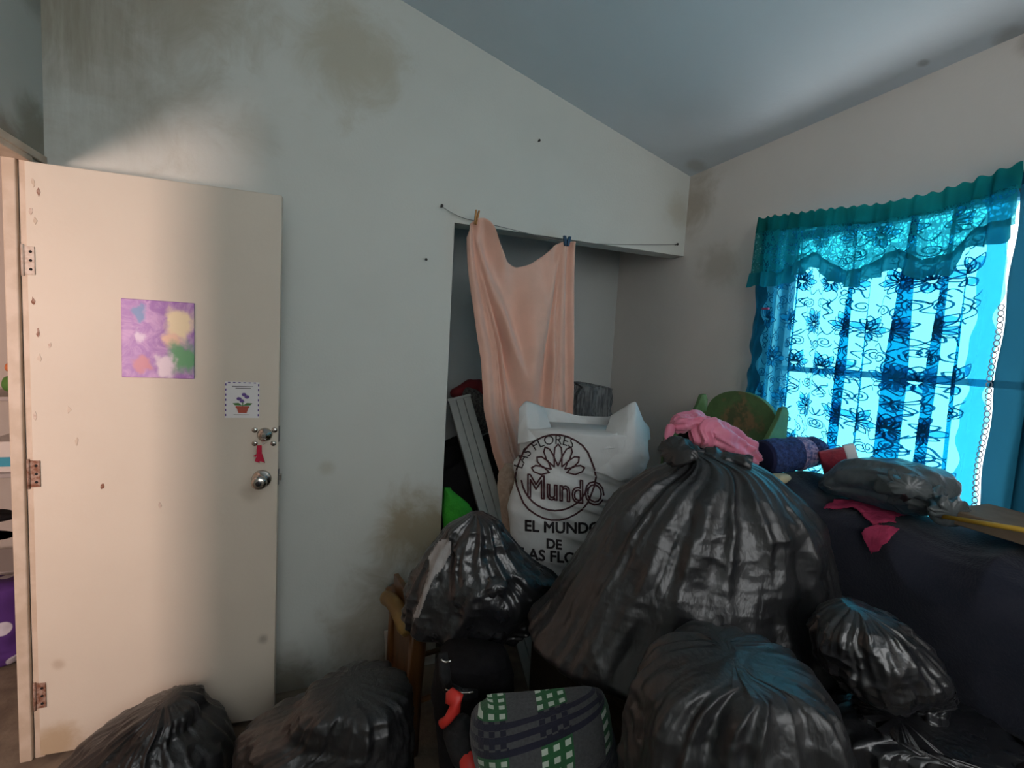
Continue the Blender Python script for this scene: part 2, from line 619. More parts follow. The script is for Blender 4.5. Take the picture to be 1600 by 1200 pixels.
# purple poster: soft abstract blotches only
m_poster, t, b = nt('purple_poster_print')
v = coords(t, 'UV')
wv = nd(t, 'ShaderNodeVectorMath', operation='ADD')
nn = nd(t, 'ShaderNodeTexNoise', i_Scale=5.0, i_Detail=3.0)
t.links.new(v, nn.inputs['Vector'])
sc_ = nd(t, 'ShaderNodeVectorMath', operation='SCALE')
sc_.inputs['Scale'].default_value = .34
t.links.new(nn.outputs['Color'], sc_.inputs[0])
t.links.new(v, wv.inputs[0])
t.links.new(sc_.outputs[0], wv.inputs[1])
c = mixc(t, ramp(t, nz(t, v, 4, 4, .6, 1.5), .35, .7), (.30, .12, .42), (.52, .30, .56))
for (x, y, rad, colr) in ((.80, .72, .22, (.80, .66, .42)), (.66, .50, .14, (.80, .52, .38)), (.86, .28, .24, (.10, .32, .14)), (.24, .84, .12, (.12, .22, .45)), (.60, .16, .15, (.72, .60, .68)), (.28, .18, .13, (.50, .18, .24)), (.24, .56, .09, (.62, .50, .66))):
    dn = nd(t, 'ShaderNodeVectorMath', operation='DISTANCE')
    t.links.new(wv.outputs[0], dn.inputs[0])
    dn.inputs[1].default_value = (x + .17, y + .17, .17)
    c = mixc(t, ramp(t, dn.outputs['Value'], rad * 1.25, rad * .55), c, colr)
t.links.new(c, b.inputs['Base Color'])
b.inputs['Roughness'].default_value = .4

# cradle back with worn decal
m_decal, t, b = nt('green_wood_with_decal')
v = coords(t)
dn = nd(t, 'ShaderNodeVectorMath', operation='DISTANCE')
t.links.new(v, dn.inputs[0])
dn.inputs[1].default_value = (1.635, 1.52, 1.29)
c = mixc(t, ramp(t, nz(t, v, 18, 4), .35, .65), (.105, .20, .075), (.08, .16, .06))
dd = mth(t, 'ADD', dn.outputs['Value'], mth(t, 'MULTIPLY', mth(t, 'SUBTRACT', nz(t, v, 16, 4), .5), .22))
spot = ramp(t, dd, .105, .06)
c = mixc(t, mth(t, 'MULTIPLY', spot, .8), c, mixc(t, ramp(t, nz(t, v, 26, 3), .4, .6), (.09, .10, .05), (.30, .17, .09)))
t.links.new(c, b.inputs['Base Color'])
b.inputs['Roughness'].default_value = .5

# ------------------------------------------------------------------ the room shell
box_floor = struct(box('floor', (-3.0, -1.7, -.08), (1.95, 3.9, 0), m_floor))
ceil_z = lambda x: ZC + (R - x) * SL
struct(prism('ceiling', [(1.95, ceil_z(1.95)), (-.957, ceil_z(-.957)), (-.957, ceil_z(-.957) + .1), (1.95, ceil_z(1.95) + .1)], 1, -1.7, D + .1, m_ceil))
struct(prism('wall_front', [(-.957, 0), (OX, 0), (OX, HH), (R, HH), (R, ceil_z(R) + .02), (-.957, ceil_z(-.957) + .02)], 1, D, D + .1, m_wall))
wallgrid('wall_right', 0, R, R + .1, [-1.7, .70, 1.545, 2.875], [0, 1.0, 2.075, 2.56], {(1, 1)}, m_wall_r)
wallgrid('wall_left', 0, L - .06, L, [-1.7, 1.27, 2.065, D], [0, 2.075, 3.31], {(1, 0)}, m_wall_l)
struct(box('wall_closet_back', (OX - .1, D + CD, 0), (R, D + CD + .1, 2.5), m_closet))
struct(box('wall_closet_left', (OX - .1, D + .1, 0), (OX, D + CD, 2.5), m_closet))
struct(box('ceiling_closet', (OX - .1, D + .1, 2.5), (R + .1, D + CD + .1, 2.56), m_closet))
wallgrid('wall_back', 1, -1.7, -1.6, [L - .06, -.8, 1.70, R + .1], [0, 1.42, 2.95, 3.31], {(1, 1)}, m_wall)  # opening shaped for the added light from behind
# neighbouring room
struct(box('wall_hall_back', (-3.0, 3.4, 0), (-.957, 3.5, 2.7), m_hall))
struct(box('wall_hall_left', (-3.1, -1.7, 0), (-3.0, 3.5, 2.7), m_hall))
struct(box('wall_hall_front', (-3.0, -1.8, 0), (-.957, -1.7, 2.7), m_hall))
struct(box('wall_hall_side', (-.957, D + .1, 0), (OX - .1, D + .2, 2.7), m_hall))
struct(box('wall_hall_right', (-.957, D + .2, 0), (-.857, 3.5, 2.7), m_hall))
struct(box('ceiling_hall', (-3.1, -1.8, 2.7), (-.957, 3.5, 2.76), m_hall))

# door frame
fr_ = struct(thing('trim_1', 'x', 'x', (L, 1.7, 0)))
for k in ('label', 'category'):
    del fr_[k]
box('jamb', (L - .062, 2.045, 0), (L - .027, 2.066, 2.06), m_frame, fr_, .004)
box('jamb', (L - .024, 2.056, 0), (L + .004, 2.068, 2.06), m_frame, fr_, .002)
box('jamb', (L - .065, 1.268, 0), (L + .006, 1.29, 2.06), m_frame, fr_, .003)
box('head', (L - .065, 1.268, 2.045), (L + .008, 2.066, 2.078), m_frame, fr_, .003)
box('casing', (L - .001, 1.262, 2.062), (L + .012, D - .01, 2.088), m_frame, fr_, .003)

# ------------------------------------------------------------------ the door
hinge = np.array([-.898, 2.036, 0.0])
free = np.array([-.157, 1.994, 0.0])
DW = float(np.linalg.norm(free - hinge))
DA = math.atan2(free[1] - hinge[1], free[0] - hinge[0])
DM = Matrix.Translation(Vector(hinge)) @ Matrix.Rotation(DA, 4, 'Z')
DMi = np.array(DM.inverted())


def doorxz(px, py):
    n = np.array([math.sin(DA), -math.cos(DA), 0])
    q = ray(px, py)
    tt = ((hinge - CAM) @ n) / (q @ n)
    p = CAM + tt * q
    l = DMi[:3, :3] @ p + DMi[:3, 3]
    return l[0], l[2]


door = thing('door_1', 'cream painted flush door standing open against the wall', 'door', hinge, None, DA)
del door['category']
door['kind'] = 'structure'
box('panel', (0, 0, .02), (DW, .035, 2.04), m_door, door, .0025, DM)
for (hz_, mt) in ((1.73, m_cream_metal), (1.03, m_rust), (.245, m_rust)):
    hg = box('hinge', (-.012, -.004, hz_ - .045), (.022, .004, hz_ + .045), mt, door, .0015, DM)
    tubemesh('hinge_pin', [np.array(DM @ Vector((-.008, -.004, hz_ + k * .05))) for k in (-1, -.3, .3, 1)], .005, mt, hg, 8)
    for k in (-.028, 0, .028):
        lathe('screw', [(.0001, .002), (.004, .002), (.0045, 0)], DM @ Matrix.Translation((.012, -.004, hz_ + k)) @ Matrix.Rotation(math.pi / 2, 4, 'X'), m_hole, hg, 8)
FRONT = lambda x, z, y=0.0: DM @ Matrix.Translation((x, y, z)) @ Matrix.Rotation(math.pi / 2, 4, 'X')
# knob
kx, kz = doorxz(409, 748)
kb = lathe('door_knob', [(.034, 0), (.034, .004), (.030, .008), (.014, .010), (.0125, .026), (.020, .034), (.0265, .044), (.0275, .054), (.024, .062), (.016, .066), (.0001, .067)], FRONT(kx, kz), m_chrome, door, 28)
lathe('key_cylinder', [(.0095, 0), (.0095, .0025), (.0001, .003)], FRONT(kx, kz, -.0665), m_darkmetal, kb, 16)
box('keyway', (kx - .0012, -.0705, kz - .006), (kx + .0012, -.069, kz + .006), m_hole, kb, 0, DM)
lathe('far_knob', [(.026, 0), (.026, -.008), (.0125, -.012), (.0125, -.03), (.0265, -.046), (.022, -.066), (.0001, -.07)], FRONT(kx, kz, .035), m_darkmetal, kb, 20)
# dead bolt
bx_, bz_ = doorxz(414, 679)
db = lathe('deadbolt', [(.026, 0), (.026, .006), (.020, .012), (.013, .014), (.013, .017), (.0001, .018)], FRONT(bx_, bz_), m_chrome, door, 24)
box('keyway', (bx_ - .0012, -.0195, bz_ - .006), (bx_ + .0012, -.0175, bz_ + .006), m_hole, db, 0, DM)
for (px, py) in ((398, 672), (429, 672), (398, 693), (427, 693)):
    x, z = doorxz(px, py)
    lathe('bolt_head', [(.0105, 0), (.0095, .003), (.004, .0045), (.0001, .0045)], FRONT(x, z), m_chrome, door, 14)
box('latch_plate', (DW - .001, .006, bz_ - .03), (DW + .002, .029, bz_ + .03), m_darkmetal, door, 0, DM)
box('latch_plate', (DW - .001, .006, kz - .03), (DW + .002, .029, kz + .03), m_darkmetal, door, 0, DM)
box('latch_bolt', (DW, .012, kz - .012), (DW + .012, .023, kz + .012), m_chrome, door, .001, DM)

# chips and scuffs of paint at the hinge side: small raised flakes
random.seed(4)
chips = [(52, 285), (60, 300), (48, 330), (55, 345), (60, 520), (78, 540), (62, 560), (52, 470), (55, 650), (108, 640), (160, 760), (250, 790), (120, 690)]
for i, (px, py) in enumerate(chips):
    x, z = doorxz(px, py)
    n = 9
    pts = [(x + .014 * random.uniform(.4, 1) * math.cos(a) * .45, z + .016 * random.uniform(.4, 1) * math.sin(a)) for a in np.linspace(0, 2 * math.pi, n, endpoint=False)]
    prism('paint_chip', pts, 1, -.0012, .001, (m_frame, m_rust, m_cream_metal)[i % 3], door, 0, DM)

# posters on the door
pa, pb = doorxz(190, 466), doorxz(304, 592)
me_o = box('purple_poster', (pa[0], -.006, pb[1]), (pb[0], -.0005, pa[1]), m_poster, None, .002, DM)
uvl = me_o.data.uv_layers.new(name='UVMap')
for lp in me_o.data.loops:
    q = DM.inverted() @ me_o.data.vertices[lp.vertex_index].co
    uvl.data[lp.index].uv = ((q.x - pa[0]) / (pb[0] - pa[0]), (q.z - pb[1]) / (pa[1] - pb[1]))
tag(me_o, 'purple glossy poster with soft coloured shapes on the cream door', 'poster')
ca, cb = doorxz(352, 596), doorxz(405, 653)
card = thing('flower_card', 'small white card with a potted flower, above the deadbolt', 'card', np.array(DM @ Vector((ca[0], -.001, cb[1]))))
cw, ch = cb[0] - ca[0], ca[1] - cb[1]
box('paper', (ca[0], -.0022, cb[1]), (cb[0], -.0005, ca[1]), m_paper, card, 0, DM)
m_pp = M('purple_ink', (.12, .07, .25), .7)
m_leaf = M('green_ink', (.07, .18, .05), .7)
m_pot = M('terracotta_ink', (.40, .08, .05), .7)
C_ = lambda fx, fy: (ca[0] + cw * fx, cb[1] + ch * fy)
for k in range(7):
    for e in (0, 1):
        x, z = C_(.02 + .955 * e, .05 + .14 * k)
        box('border_mark', (x - cw * .018, -.003, z), (x + cw * .018, -.002, z + ch * .06), m_pp, card, 0, DM)
    if k < 6:
        x, z = C_(.08 + .15 * k, .965)
        box('border_mark', (x, -.003, z), (x + cw * .07, -.002, z + ch * .025), m_pp, card, 0, DM)
for (x0, x1, y0) in ((.2, .82, .87), (.3, .75, .82), (.25, .7, .08)):
    a_, b_ = C_(x0, y0), C_(x1, y0 + .014)
    box('caption_line', (a_[0], -.003, a_[1]), (b_[0], -.002, b_[1]), m_printk, card, 0, DM)
prism('pot', [C_(.33, .30), C_(.69, .30), C_(.63, .14), C_(.39, .14)], 1, -.0034, -.002, m_pot, card, 0, DM)
prism('pot_rim', [C_(.31, .33), C_(.71, .33), C_(.71, .28), C_(.31, .28)], 1, -.0038, -.0032, m_pot, card, 0, DM)
for sg in (-1, 1):
    prism('leaf', [C_(.51, .34), C_(.51 + sg * .12, .42), C_(.51 + sg * .29, .41), C_(.51 + sg * .22, .35)], 1, -.0034, -.002, m_leaf, card, 0, DM)
prism('stem', [C_(.50, .33), C_(.53, .33), C_(.53, .45), C_(.50, .45)], 1, -.0034, -.002, m_leaf, card, 0, DM)
for k in range(6):
    a = k * math.pi / 3 + .3
    cx, cz = .52 + .12 * math.cos(a), .56 + .09 * math.sin(a)
    prism('petal', [C_(cx + .075 * math.cos(b), cz + .05 * math.sin(b)) for b in np.linspace(0, 2 * math.pi, 8, endpoint=False)], 1, -.0034, -.002, (m_pp, m_paper)[k % 3 == 2], card, 0, DM)
# keys with tassel
kc = thing('keychain', 'bunch with a crimson fringed tag hanging from the deadbolt', 'keychain', np.array(DM @ Vector((bx_, -.02, bz_ - .06))))
th = np.linspace(0, 2 * math.pi, 17)
tubemesh('ring', [np.array(DM @ Vector((bx_ - .002 + .009 * math.cos(a), -.021, bz_ - .021 + .011 * math.sin(a)))) for a in th], .0012, m_chrome, kc, 6)
box('key', (bx_ - .008, -.024, bz_ - .008), (bx_ + .006, -.0215, bz_ + .007), m_chrome, kc, .001, DM)
m_crimson = M('crimson_felt', (.50, .015, .05), .85)
x0, z0 = doorxz(407, 694)
tg = prism('tag_cord', [(x0 - .008, z0), (x0 + .008, z0), (x0 + .009, z0 - .035), (x0 - .009, z0 - .035)], 1, -.026, -.018, m_crimson, kc, .002, DM)
for k in range(6):
    xa = x0 - .018 + .006 * k
    prism('fringe', [(x0 - .009 + .003 * k, z0 - .033), (x0 - .005 + .003 * k, z0 - .033), (xa + .003 + .004, z0 - .060 - .003 * (k % 3) + (.018 if k == 0 else 0)), (xa - .002, z0 - .058 + (.018 if k == 0 else 0))], 1, -.026 - .001 * (k % 2), -.019, m_crimson, kc, 0, DM)

# ------------------------------------------------------------------ small nails in the front wall
for (px, py, lab) in ((841, 221, 'dark nail high on the wall above the closet'), (665, 406, 'tiny dark nail left of the closet opening')):
    p = on(px, py, 1, D)
    n = lathe('nail', [(.0025, 0), (.0025, .014), (.006, .014), (.005, .017), (.0001, .0175)], Matrix.Translation(p) @ Matrix.Rotation(math.pi / 2, 4, 'X'), m_nail, None, 10)
    tag(n, lab, 'nail', 'nails in the wall')

# string with two nails across the closet opening
A = on(690, 322, 1, D - .012)
Bp = on(744, 345, 1, D - .022)
Cp = on(885, 379, 1, D - .022)
E_ = on(1057, 382, 1, D - .012)


def sagline(a, b, s, n=14):
    q = np.linspace(0, 1, n)[:, None]
    p = a * (1 - q) + b * q
    p[:, 2] -= (4 * q * (1 - q))[:, 0] * s
    return p


line = np.concatenate([sagline(A, Bp, .012), sagline(Bp, Cp, .0)[1:], sagline(Cp, E_, .004)[1:]])
st = thing('string_line', 'thin grey string stretched between two nails across the closet', 'string', A)
tubemesh('cord', line, .0016, m_string, st, 6)
for p in (A, E_):
    lathe('nail', [(.003, -.01), (.003, .012), (.007, .012), (.006, .016), (.0001, .0165)], Matrix.Translation(p + np.array([0, .004, 0])) @ Matrix.Rotation(math.pi / 2, 4, 'X'), m_nail, st, 10)

# ------------------------------------------------------------------ peach sheet hung from the string
NU, NV = 130, 150
u = np.linspace(0, 1, NU)[None, :]
v = np.linspace(0, 1, NV)[:, None]
pl = lambda px, py: on(px, py, 1, D - .03)[[0, 2]]
zt_px = [(729, 372), (733, 352), (741, 345), (752, 345), (764, 358), (775, 385), (788, 408), (806, 418), (826, 414), (848, 400), (866, 384), (880, 378), (890, 378), (896, 380)]
tp_ = np.array([pl(*q) for q in zt_px])
ut = np.linspace(0, 1, len(zt_px)) ** 1.0
topx, topz = np.interp(u[0], ut, tp_[:, 0]), catmull(ut, tp_[:, 1], u[0])
topx = catmull(ut, tp_[:, 0], u[0])
zb = .62
lft = [(729, 372), (735, 420), (744, 480), (750, 560), (754, 640), (768, 705), (790, 770), (800, 840)]
rgt = [(896, 380), (896, 470), (894, 560), (892, 640), (890, 720), (880, 840)]
lp = np.array([pl(*q) for q in lft])
rp = np.array([pl(*q) for q in rgt])
Z = topz[None, :] * (1 - v) + zb * v
# gravity: rows go horizontal away from the top
xl = np.interp(-Z, -lp[:, 1], lp[:, 0])
xr = np.interp(-Z, -rp[:, 1], rp[:, 0])
free_x = xl + (xr - xl) * u
wgt = np.clip((topz[None, :] - Z) / .55, 0, 1) ** .6
X = topx[None, :] * (1 - wgt) + free_x * wgt
fall = topz[None, :] - Z
uc = np.clip((u - .12) / .70, 0, 1)
cat = 4 * uc * (1 - uc)
mid = np.clip(cat * 1.4, 0, 1)
# U-shaped swags between the pegs, straight pleats under each peg
ph = (2.09 - Z) / (.10 + .62 * np.maximum(cat, .06)) + .25 * noise(np.stack([u * 5 + 0 * v, v * 3 + 0 * u, 0 * u * v], -1), 3)
swag = .5 + .5 * np.cos(ph * 6.6 + .6)
swag = swag * mid * np.exp(-np.clip(fall - .55, 0, 9) * 2.6)
ple = .5 + .5 * np.sin(u * 46 + 1.5 * noise(np.stack([u * 4 + 0 * v, v * 1.5 + 0 * u, 0 * u * v + 5], -1), 7))
vert = ple * (1 - mid) * .9 + .45 * np.clip(fall - .3, 0, 1) * (.5 + .5 * np.sin(u * 23 + 2.2 * v + 1.2))
nn_ = noise(np.stack([u * 7 + 0 * v, v * 2.2 + 0 * u, 0 * u * v + 2], -1), 5)
Y = D - .030 - .085 * swag - .034 * vert - .018 * nn_ * np.clip(fall * 3, 0, 1)
Y = Y - .05 * np.exp(-((u - .13) / .04) ** 2) * np.clip(fall * 2, 0, .5) - .03 * np.clip(fall - .6, 0, 1)
P = np.stack([X, Y, Z + 0 * u], -1)
# keep clear of the wall left of the opening
P[..., 1] = np.where(P[..., 2] > HH - .02, np.minimum(P[..., 1], D - .012), P[..., 1])
sh = gridmesh('peach_sheet', P, m_pinkcloth, thick=.004)
tag(sh, 'peach cotton sheet pegged to a string across the closet opening', 'sheet')


def clothespin(name, p, mat, lab, w, h, tilt):
    t = thing(name, lab, 'clothespin', p)
    Mx = Matrix.Translation(Vector(p)) @ Matrix.Rotation(tilt, 4, 'Y')
    for sg in (-1, 1):
        prism('prong', [(sg * .001, -h * .5), (sg * (w * .35), -h * .5), (sg * w * .5, 0), (sg * w * .62, h * .5), (sg * w * .25, h * .5), (sg * .0015, h * .1)], 1, -.011, .002, mat, t, .0008, Mx)
    lathe('spring', [(.004, -.013), (.005, -.013), (.005, .004), (.004, .004)], Mx @ Matrix.Rotation(math.pi / 2, 4, 'X'), m_chrome, t, 10)


clothespin('wooden_clothespin', on(744, 340, 1, D - .062), m_pin, 'orange brown wooden clothespin on the left end of the sheet', .016, .062, .12)
clothespin('plastic_clothespin', on(885, 377, 1, D - .062), m_pinb, 'dark blue plastic clothespin on the right end of the sheet', .032, .045, 0)

# ------------------------------------------------------------------ bodies: bags and heaps
def body(name, mat, d, left, right, zbot, bn, bf, n=110, rows=110, amp=.014, sc=7, pleat=0.0, npl=26, seed=1, ex=2.3, parent=None, gpow=.7, plv=.3, vfold=0.0, uv=False, flat=.06, lean=0.0, toprnd=0.0, shear=0.0, rough2=0.0, fine=0.0):
    """Upright body whose left and right outlines are given where it stands; depth bn to the viewer, bf behind."""
    Lq = np.array([sz(*q, d) for q in left])
    Rq = np.array([sz(*q, d) for q in right])
    zt = min(Lq[:, 1].max(), Rq[:, 1].max())
    ztop = max(Lq[0, 1], Rq[0, 1])
    vv = np.linspace(0, 1, rows)
    z = ztop + (zbot - ztop) * vv
    sl = catmull(-Lq[:, 1], Lq[:, 0], -z)
    sr = catmull(-Rq[:, 1], Rq[:, 0], -z)
    sr = np.maximum(sr, sl + .004)
    w = sr - sl
    g = (w / w.max()) ** gpow
    rnd = np.clip((z - zbot) / flat, 0, 1)
    rnd = np.sqrt(1 - (1 - rnd) ** 2) * .25 + .75
    th = np.linspace(0, 2 * math.pi, n, endpoint=False)
    ct, stt = np.cos(th), np.sin(th)
    ce = np.sign(ct) * np.abs(ct) ** (2 / ex)
    se = np.sign(stt) * np.abs(stt) ** (2 / ex)
    a = (w / 2 * rnd)[:, None]
    dep = np.where(se < 0, bn, bf)[None, :] * (g * rnd)[:, None]
    if toprnd:
        tr = np.clip((ztop - z) / toprnd, 0, 1)
        dep = dep * np.sqrt(np.clip(1 - (1 - tr) ** 2, .0004, 1))[:, None]
    S = ((sl + sr) / 2)[:, None] + a * ce[None, :]
    Dd = d + dep * se[None, :] + lean * (z - zbot)[:, None]
    P = wp(S, Dd, np.repeat(z[:, None], n, 1))
    nrm = wp(ct[None, :] + 0 * a, stt[None, :] + 0 * a, 0 * S)
    h = amp * crumple(P, sc, seed)
    if rough2:
        h = h + rough2 * noise(P * 3.0, seed + 40)
    q = np.stack(np.broadcast_arrays(ct[None, :] * npl / 6, stt[None, :] * npl / 6, vv[:, None] * 1.3), -1)
    if pleat:
        h = h + pleat * ridge(q, seed + 5) * np.exp(-(vv / plv))[:, None] * np.clip(g, .15, 1)[:, None]
    if vfold:
        h = h + vfold * ridge(q * np.array([.8, .8, .8]) + 3, seed + 6)
    if fine:
        qa = np.stack(np.broadcast_arrays(ct[None, :] * 9, stt[None, :] * 9, vv[:, None] * 3 + .6 * ct[None, :]), -1)
        qb = np.stack(np.broadcast_arrays(ct[None, :] * 1.6, stt[None, :] * 1.6, vv[:, None] * 26 + 2 * ct[None, :]), -1)
        low = np.clip((vv[:, None] - .55) * 3, 0, 1) * np.clip(ct[None, :] + .1, 0, 1)
        h = h + fine * ridge(qa, seed + 61) * (1 - .7 * low) + 1.1 * fine * ridge(qb, seed + 62) * low + .8 * fine * crumple(P, 15, seed + 63)
    h = h * np.clip(g * 1.5, .1, 1)[:, None]
    P = P + nrm * h[..., None]
    P[..., 2] += (.35 * amp * noise(P * sc * .8, seed + 9)) * np.clip((z - zbot) / .05, 0, 1)[:, None]
    if shear:
        P[..., 2] += shear * (S - S.mean()) * np.clip((z - zbot) / .2, 0, 1)[:, None]
    P[..., 2] = np.maximum(P[..., 2], zbot)
    uvs = None
    if uv:
        fc = int(n * .75)
        al = np.concatenate([[0], np.cumsum(np.linalg.norm(np.diff(P[:, fc], axis=0), axis=1))])
        uvs = np.stack([S, np.repeat(-al[:, None], n, 1)], -1)
    return gridmesh(name, P, mat, parent, closed=True, caps=True, uv=uvs)


def tuft(name, base, axis, length, r0, rn, r1, mat, parent, seed=1, npl=9, n=60, rows=34, bend=(0, 0, 0)):
    """Gathered and knotted neck of a bag: pleated cone, tight neck, frayed flare."""
    base, axis = np.array(base, float), np.array(axis, float)
    axis /= np.linalg.norm(axis)
    a = np.cross(axis, [0.3, .2, 1.0])
    a /= np.linalg.norm(a)
    b = np.cross(axis, a)
    v = np.linspace(0, 1, rows)
    rad = np.interp(v, [0, .22, .36, .46, .62, .85, 1], [r0, rn * 1.5, rn, rn * 1.15, r1 * .8, r1, r1 * .9])
    th = np.linspace(0, 2 * math.pi, n, endpoint=False)
    q = np.stack(np.broadcast_arrays(np.cos(th)[None] * npl / 5, np.sin(th)[None] * npl / 5, v[:, None] * 1.6), -1)
    rr_ = rad[:, None] * (1 + .45 * ridge(q, seed))
    tw = th[None] + v[:, None] * 1.2
    cen = base + axis * (v * length)[:, None] + np.array(bend) * (v ** 2)[:, None]
    P = cen[:, None, :] + rr_[..., None] * (np.cos(tw)[..., None] * a + np.sin(tw)[..., None] * b * .75)
    return gridmesh(name, P, mat, parent, closed=True, caps=True)


def roll(name, mat, pts, n=60, rows=80, amp=.006, sc=12, seed=1, parent=None, endround=.12, ex=2.2, vf=0, taper=True):
    """Lying body along a path: pts of (x, y, z, half width, half height)."""
    pts = np.array(pts, float)
    v = np.linspace(0, 1, rows)
    kk = np.linspace(0, 1, len(pts))
    Q = np.stack([catmull(kk, pts[:, i], v) for i in range(5)], -1)
    T = np.gradient(Q[:, :3], axis=0)
    T /= np.linalg.norm(T, axis=1)[:, None] + 1e-9
    side = np.cross(T, [0, 0, 1.0])
    side /= np.linalg.norm(side, axis=1)[:, None] + 1e-9
    up = np.cross(side, T)
    e = np.minimum(v, 1 - v) / endround
    cap = np.sqrt(np.clip(1 - (1 - np.clip(e, 0, 1)) ** 2, .02, 1)) if taper else np.ones(rows)
    th = np.linspace(0, 2 * math.pi, n, endpoint=False)
    ce = np.sign(np.cos(th)) * np.abs(np.cos(th)) ** (2 / ex)
    se = np.sign(np.sin(th)) * np.abs(np.sin(th)) ** (2 / ex)
    off = ce[None, :, None] * (Q[:, 3] * cap)[:, None, None] * side[:, None] + se[None, :, None] * (Q[:, 4] * cap)[:, None, None] * up[:, None]
    P = Q[:, None, :3] + off
    nr = off / (np.linalg.norm(off, axis=-1, keepdims=True) + 1e-9)
    h = amp * crumple(P, sc, seed)
    if vf:
        q = np.stack(np.broadcast_arrays(np.cos(th)[None] * 3, np.sin(th)[None] * 3, v[:, None] * 1.6), -1)
        h = h + vf * ridge(q, seed + 5)
    P = P + nr * (h * cap[:, None])[..., None]
    return gridmesh(name, P, mat, parent, closed=True, caps=True)


GB = 'black garbage bags'
# dark trunk that carries the big bag and the white bag
TR = thing('trunk', 'dark olive fabric trunk under the largest black bag', 'trunk', (1.0, 1.3, 0))
TX0, TX1, TY0, TY1, TZ = .785, 1.35, 1.0, 1.66, .70
box('body', (TX0, TY0, .02), (TX1, TY1, TZ - .16), m_trunk, TR, .03, None, 3)
box('lid', (TX0 - .008, TY0 - .008, TZ - .155), (TX1 + .008, TY1 + .008, TZ), m_trunk, TR, .035, None, 3)
for y in (TY0 + .18, TY1 - .18):
    box('clasp', (TX0 - .014, y - .025, TZ - .20), (TX0 - .004, y + .025, TZ - .12), m_darkmetal, TR, .003)
for (x, y) in ((TX0 + .05, TY0 + .05), (TX1 - .05, TY0 + .05), (TX0 + .05, TY1 - .05), (TX1 - .05, TY1 - .05)):
    box('foot', (x - .03, y - .03, 0), (x + .03, y + .03, .022), m_foam, TR, .003)

# the largest bag
t_ = thing('garbage_bag', 'largest black garbage bag, tied on top, in the middle of the heap', 'garbage bag', V(1070, 1012, 1.38), GB)
bigL = [(1072, 712), (1050, 728), (1015, 745), (985, 768), (955, 800), (930, 840), (902, 880), (868, 930), (838, 962), (830, 980), (850, 1004), (880, 1016)]
bigR = [(1090, 704), (1130, 712), (1165, 722), (1205, 748), (1228, 772), (1250, 800), (1262, 850), (1274, 900), (1287, 945), (1290, 972), (1280, 1000), (1262, 1016)]
big = body('bag_body', m_black, 1.33, bigL, bigR, TZ + .002, .29, .17, n=300, rows=240, fine=.0045, amp=.010, sc=7, pleat=.045, npl=34, seed=3, plv=.33, parent=t_, vfold=.006, rough2=.012)
tuft('knot', V(1082, 722, 1.32), V(1058, 702, 1.26) - V(1085, 722, 1.32), .10, .05, .022, .042, m_black, t_, 4, 14)
tuft('loose_end', V(1100, 714, 1.32), V(1140, 718, 1.29) - V(1100, 710, 1.32), .12, .03, .022, .03, m_black, t_, 6, 12)

# left bag on the chair
t_ = thing('garbage_bag', 'black garbage bag slumped on the wooden chair, left of the white bag', 'garbage bag', V(740, 1010, 1.50), GB)
LEFTBODY = body('bag_body', m_black2, 1.56, [(735, 800), (715, 812), (688, 838), (668, 862), (648, 895), (634, 940), (622, 972), (624, 990), (650, 998), (690, 1004)],
     [(755, 800), (775, 812), (790, 830), (802, 852), (824, 876), (852, 896), (874, 914), (878, 930), (862, 956), (846, 975), (838, 1000)], .588, .14, .07, n=220, rows=180, fine=.004, amp=.017, sc=8, seed=21, parent=t_, vfold=.014, gpow=.5, rough2=.015)
tuft('knot', V(770, 925, 1.43), V(782, 905, 1.37) - V(770, 930, 1.47), .07, .03, .012, .026, m_black2, t_, 9, 8)
LEFTBAG = t_

# white carrier bag with print
wt = thing('carrier_bag', 'white plastic carrier bag with maroon flower print and lettering', 'plastic bag', V(890, 890, 1.73))
wL = [(818, 676), (812, 690), (808, 712), (800, 722), (804, 748), (790, 790), (797, 835), (802, 868), (822, 884), (860, 896)]
wR = [(1000, 676), (1010, 690), (1010, 715), (998, 742), (992, 770), (985, 805), (978, 840), (972, 868), (962, 884), (945, 896)]
wb = body('bag_body', m_white, 1.73, wL, wR, TZ + .002, .10, .13, n=170, rows=130, amp=.006, sc=9, seed=31, parent=wt, ex=2.6, gpow=.25, rough2=.012, flat=.09)
# horizontal pull wrinkles of the film
co = np.array([v.co[:] for v in wb.data.vertices])
sw = co[:, :2] @ r2
zz = co[:, 2]
wr = (ridge(np.stack([sw * 3 + 4, zz * 17 + sw * 5, sw * 0 + .5], -1), 77) + .6 * ridge(np.stack([sw * 4 + 4, zz * 34 + sw * 9, sw * 0 + .5], -1), 78)) * np.clip((sw - .08) / .22, .15, 1) * np.clip((1.22 - zz) / .1, 0, 1)
co[:, 0] -= f2[0] * .016 * wr
co[:, 1] -= f2[1] * .016 * wr
wb.data.vertices.foreach_set('co', co.ravel())
wb.data.update()
# open rim: the back film stands up, two handle corners rise
def film(name, quads, mat, parent, d_of, nu=50, nv=24, amp=.006, seed=1, sc=10, thick=.002, bulge=0.0):
    """A sheet spanned between a top pixel line and a bottom pixel line at given depths."""
    top, bot = quads
    s = np.linspace(0, 1, nu)

    def line(pts):
        pts = np.array([V(px, py, dd) for px, py, dd in pts])
        k = np.linspace(0, 1, len(pts))
        return np.stack([catmull(k, pts[:, i], s) for i in range(3)], -1)
    a, b = line(top), line(bot)
    w = np.linspace(0, 1, nv)[:, None, None]
    P = a[None] * (1 - w) + b[None] * w
    h = amp * crumple(P, sc, seed) - bulge * (4 * w * (1 - w))[..., 0] * (4 * s * (1 - s))[None]
    P[..., 0] += f2[0] * h
    P[..., 1] += f2[1] * h
    return gridmesh(name, P, mat, parent, thick=thick)


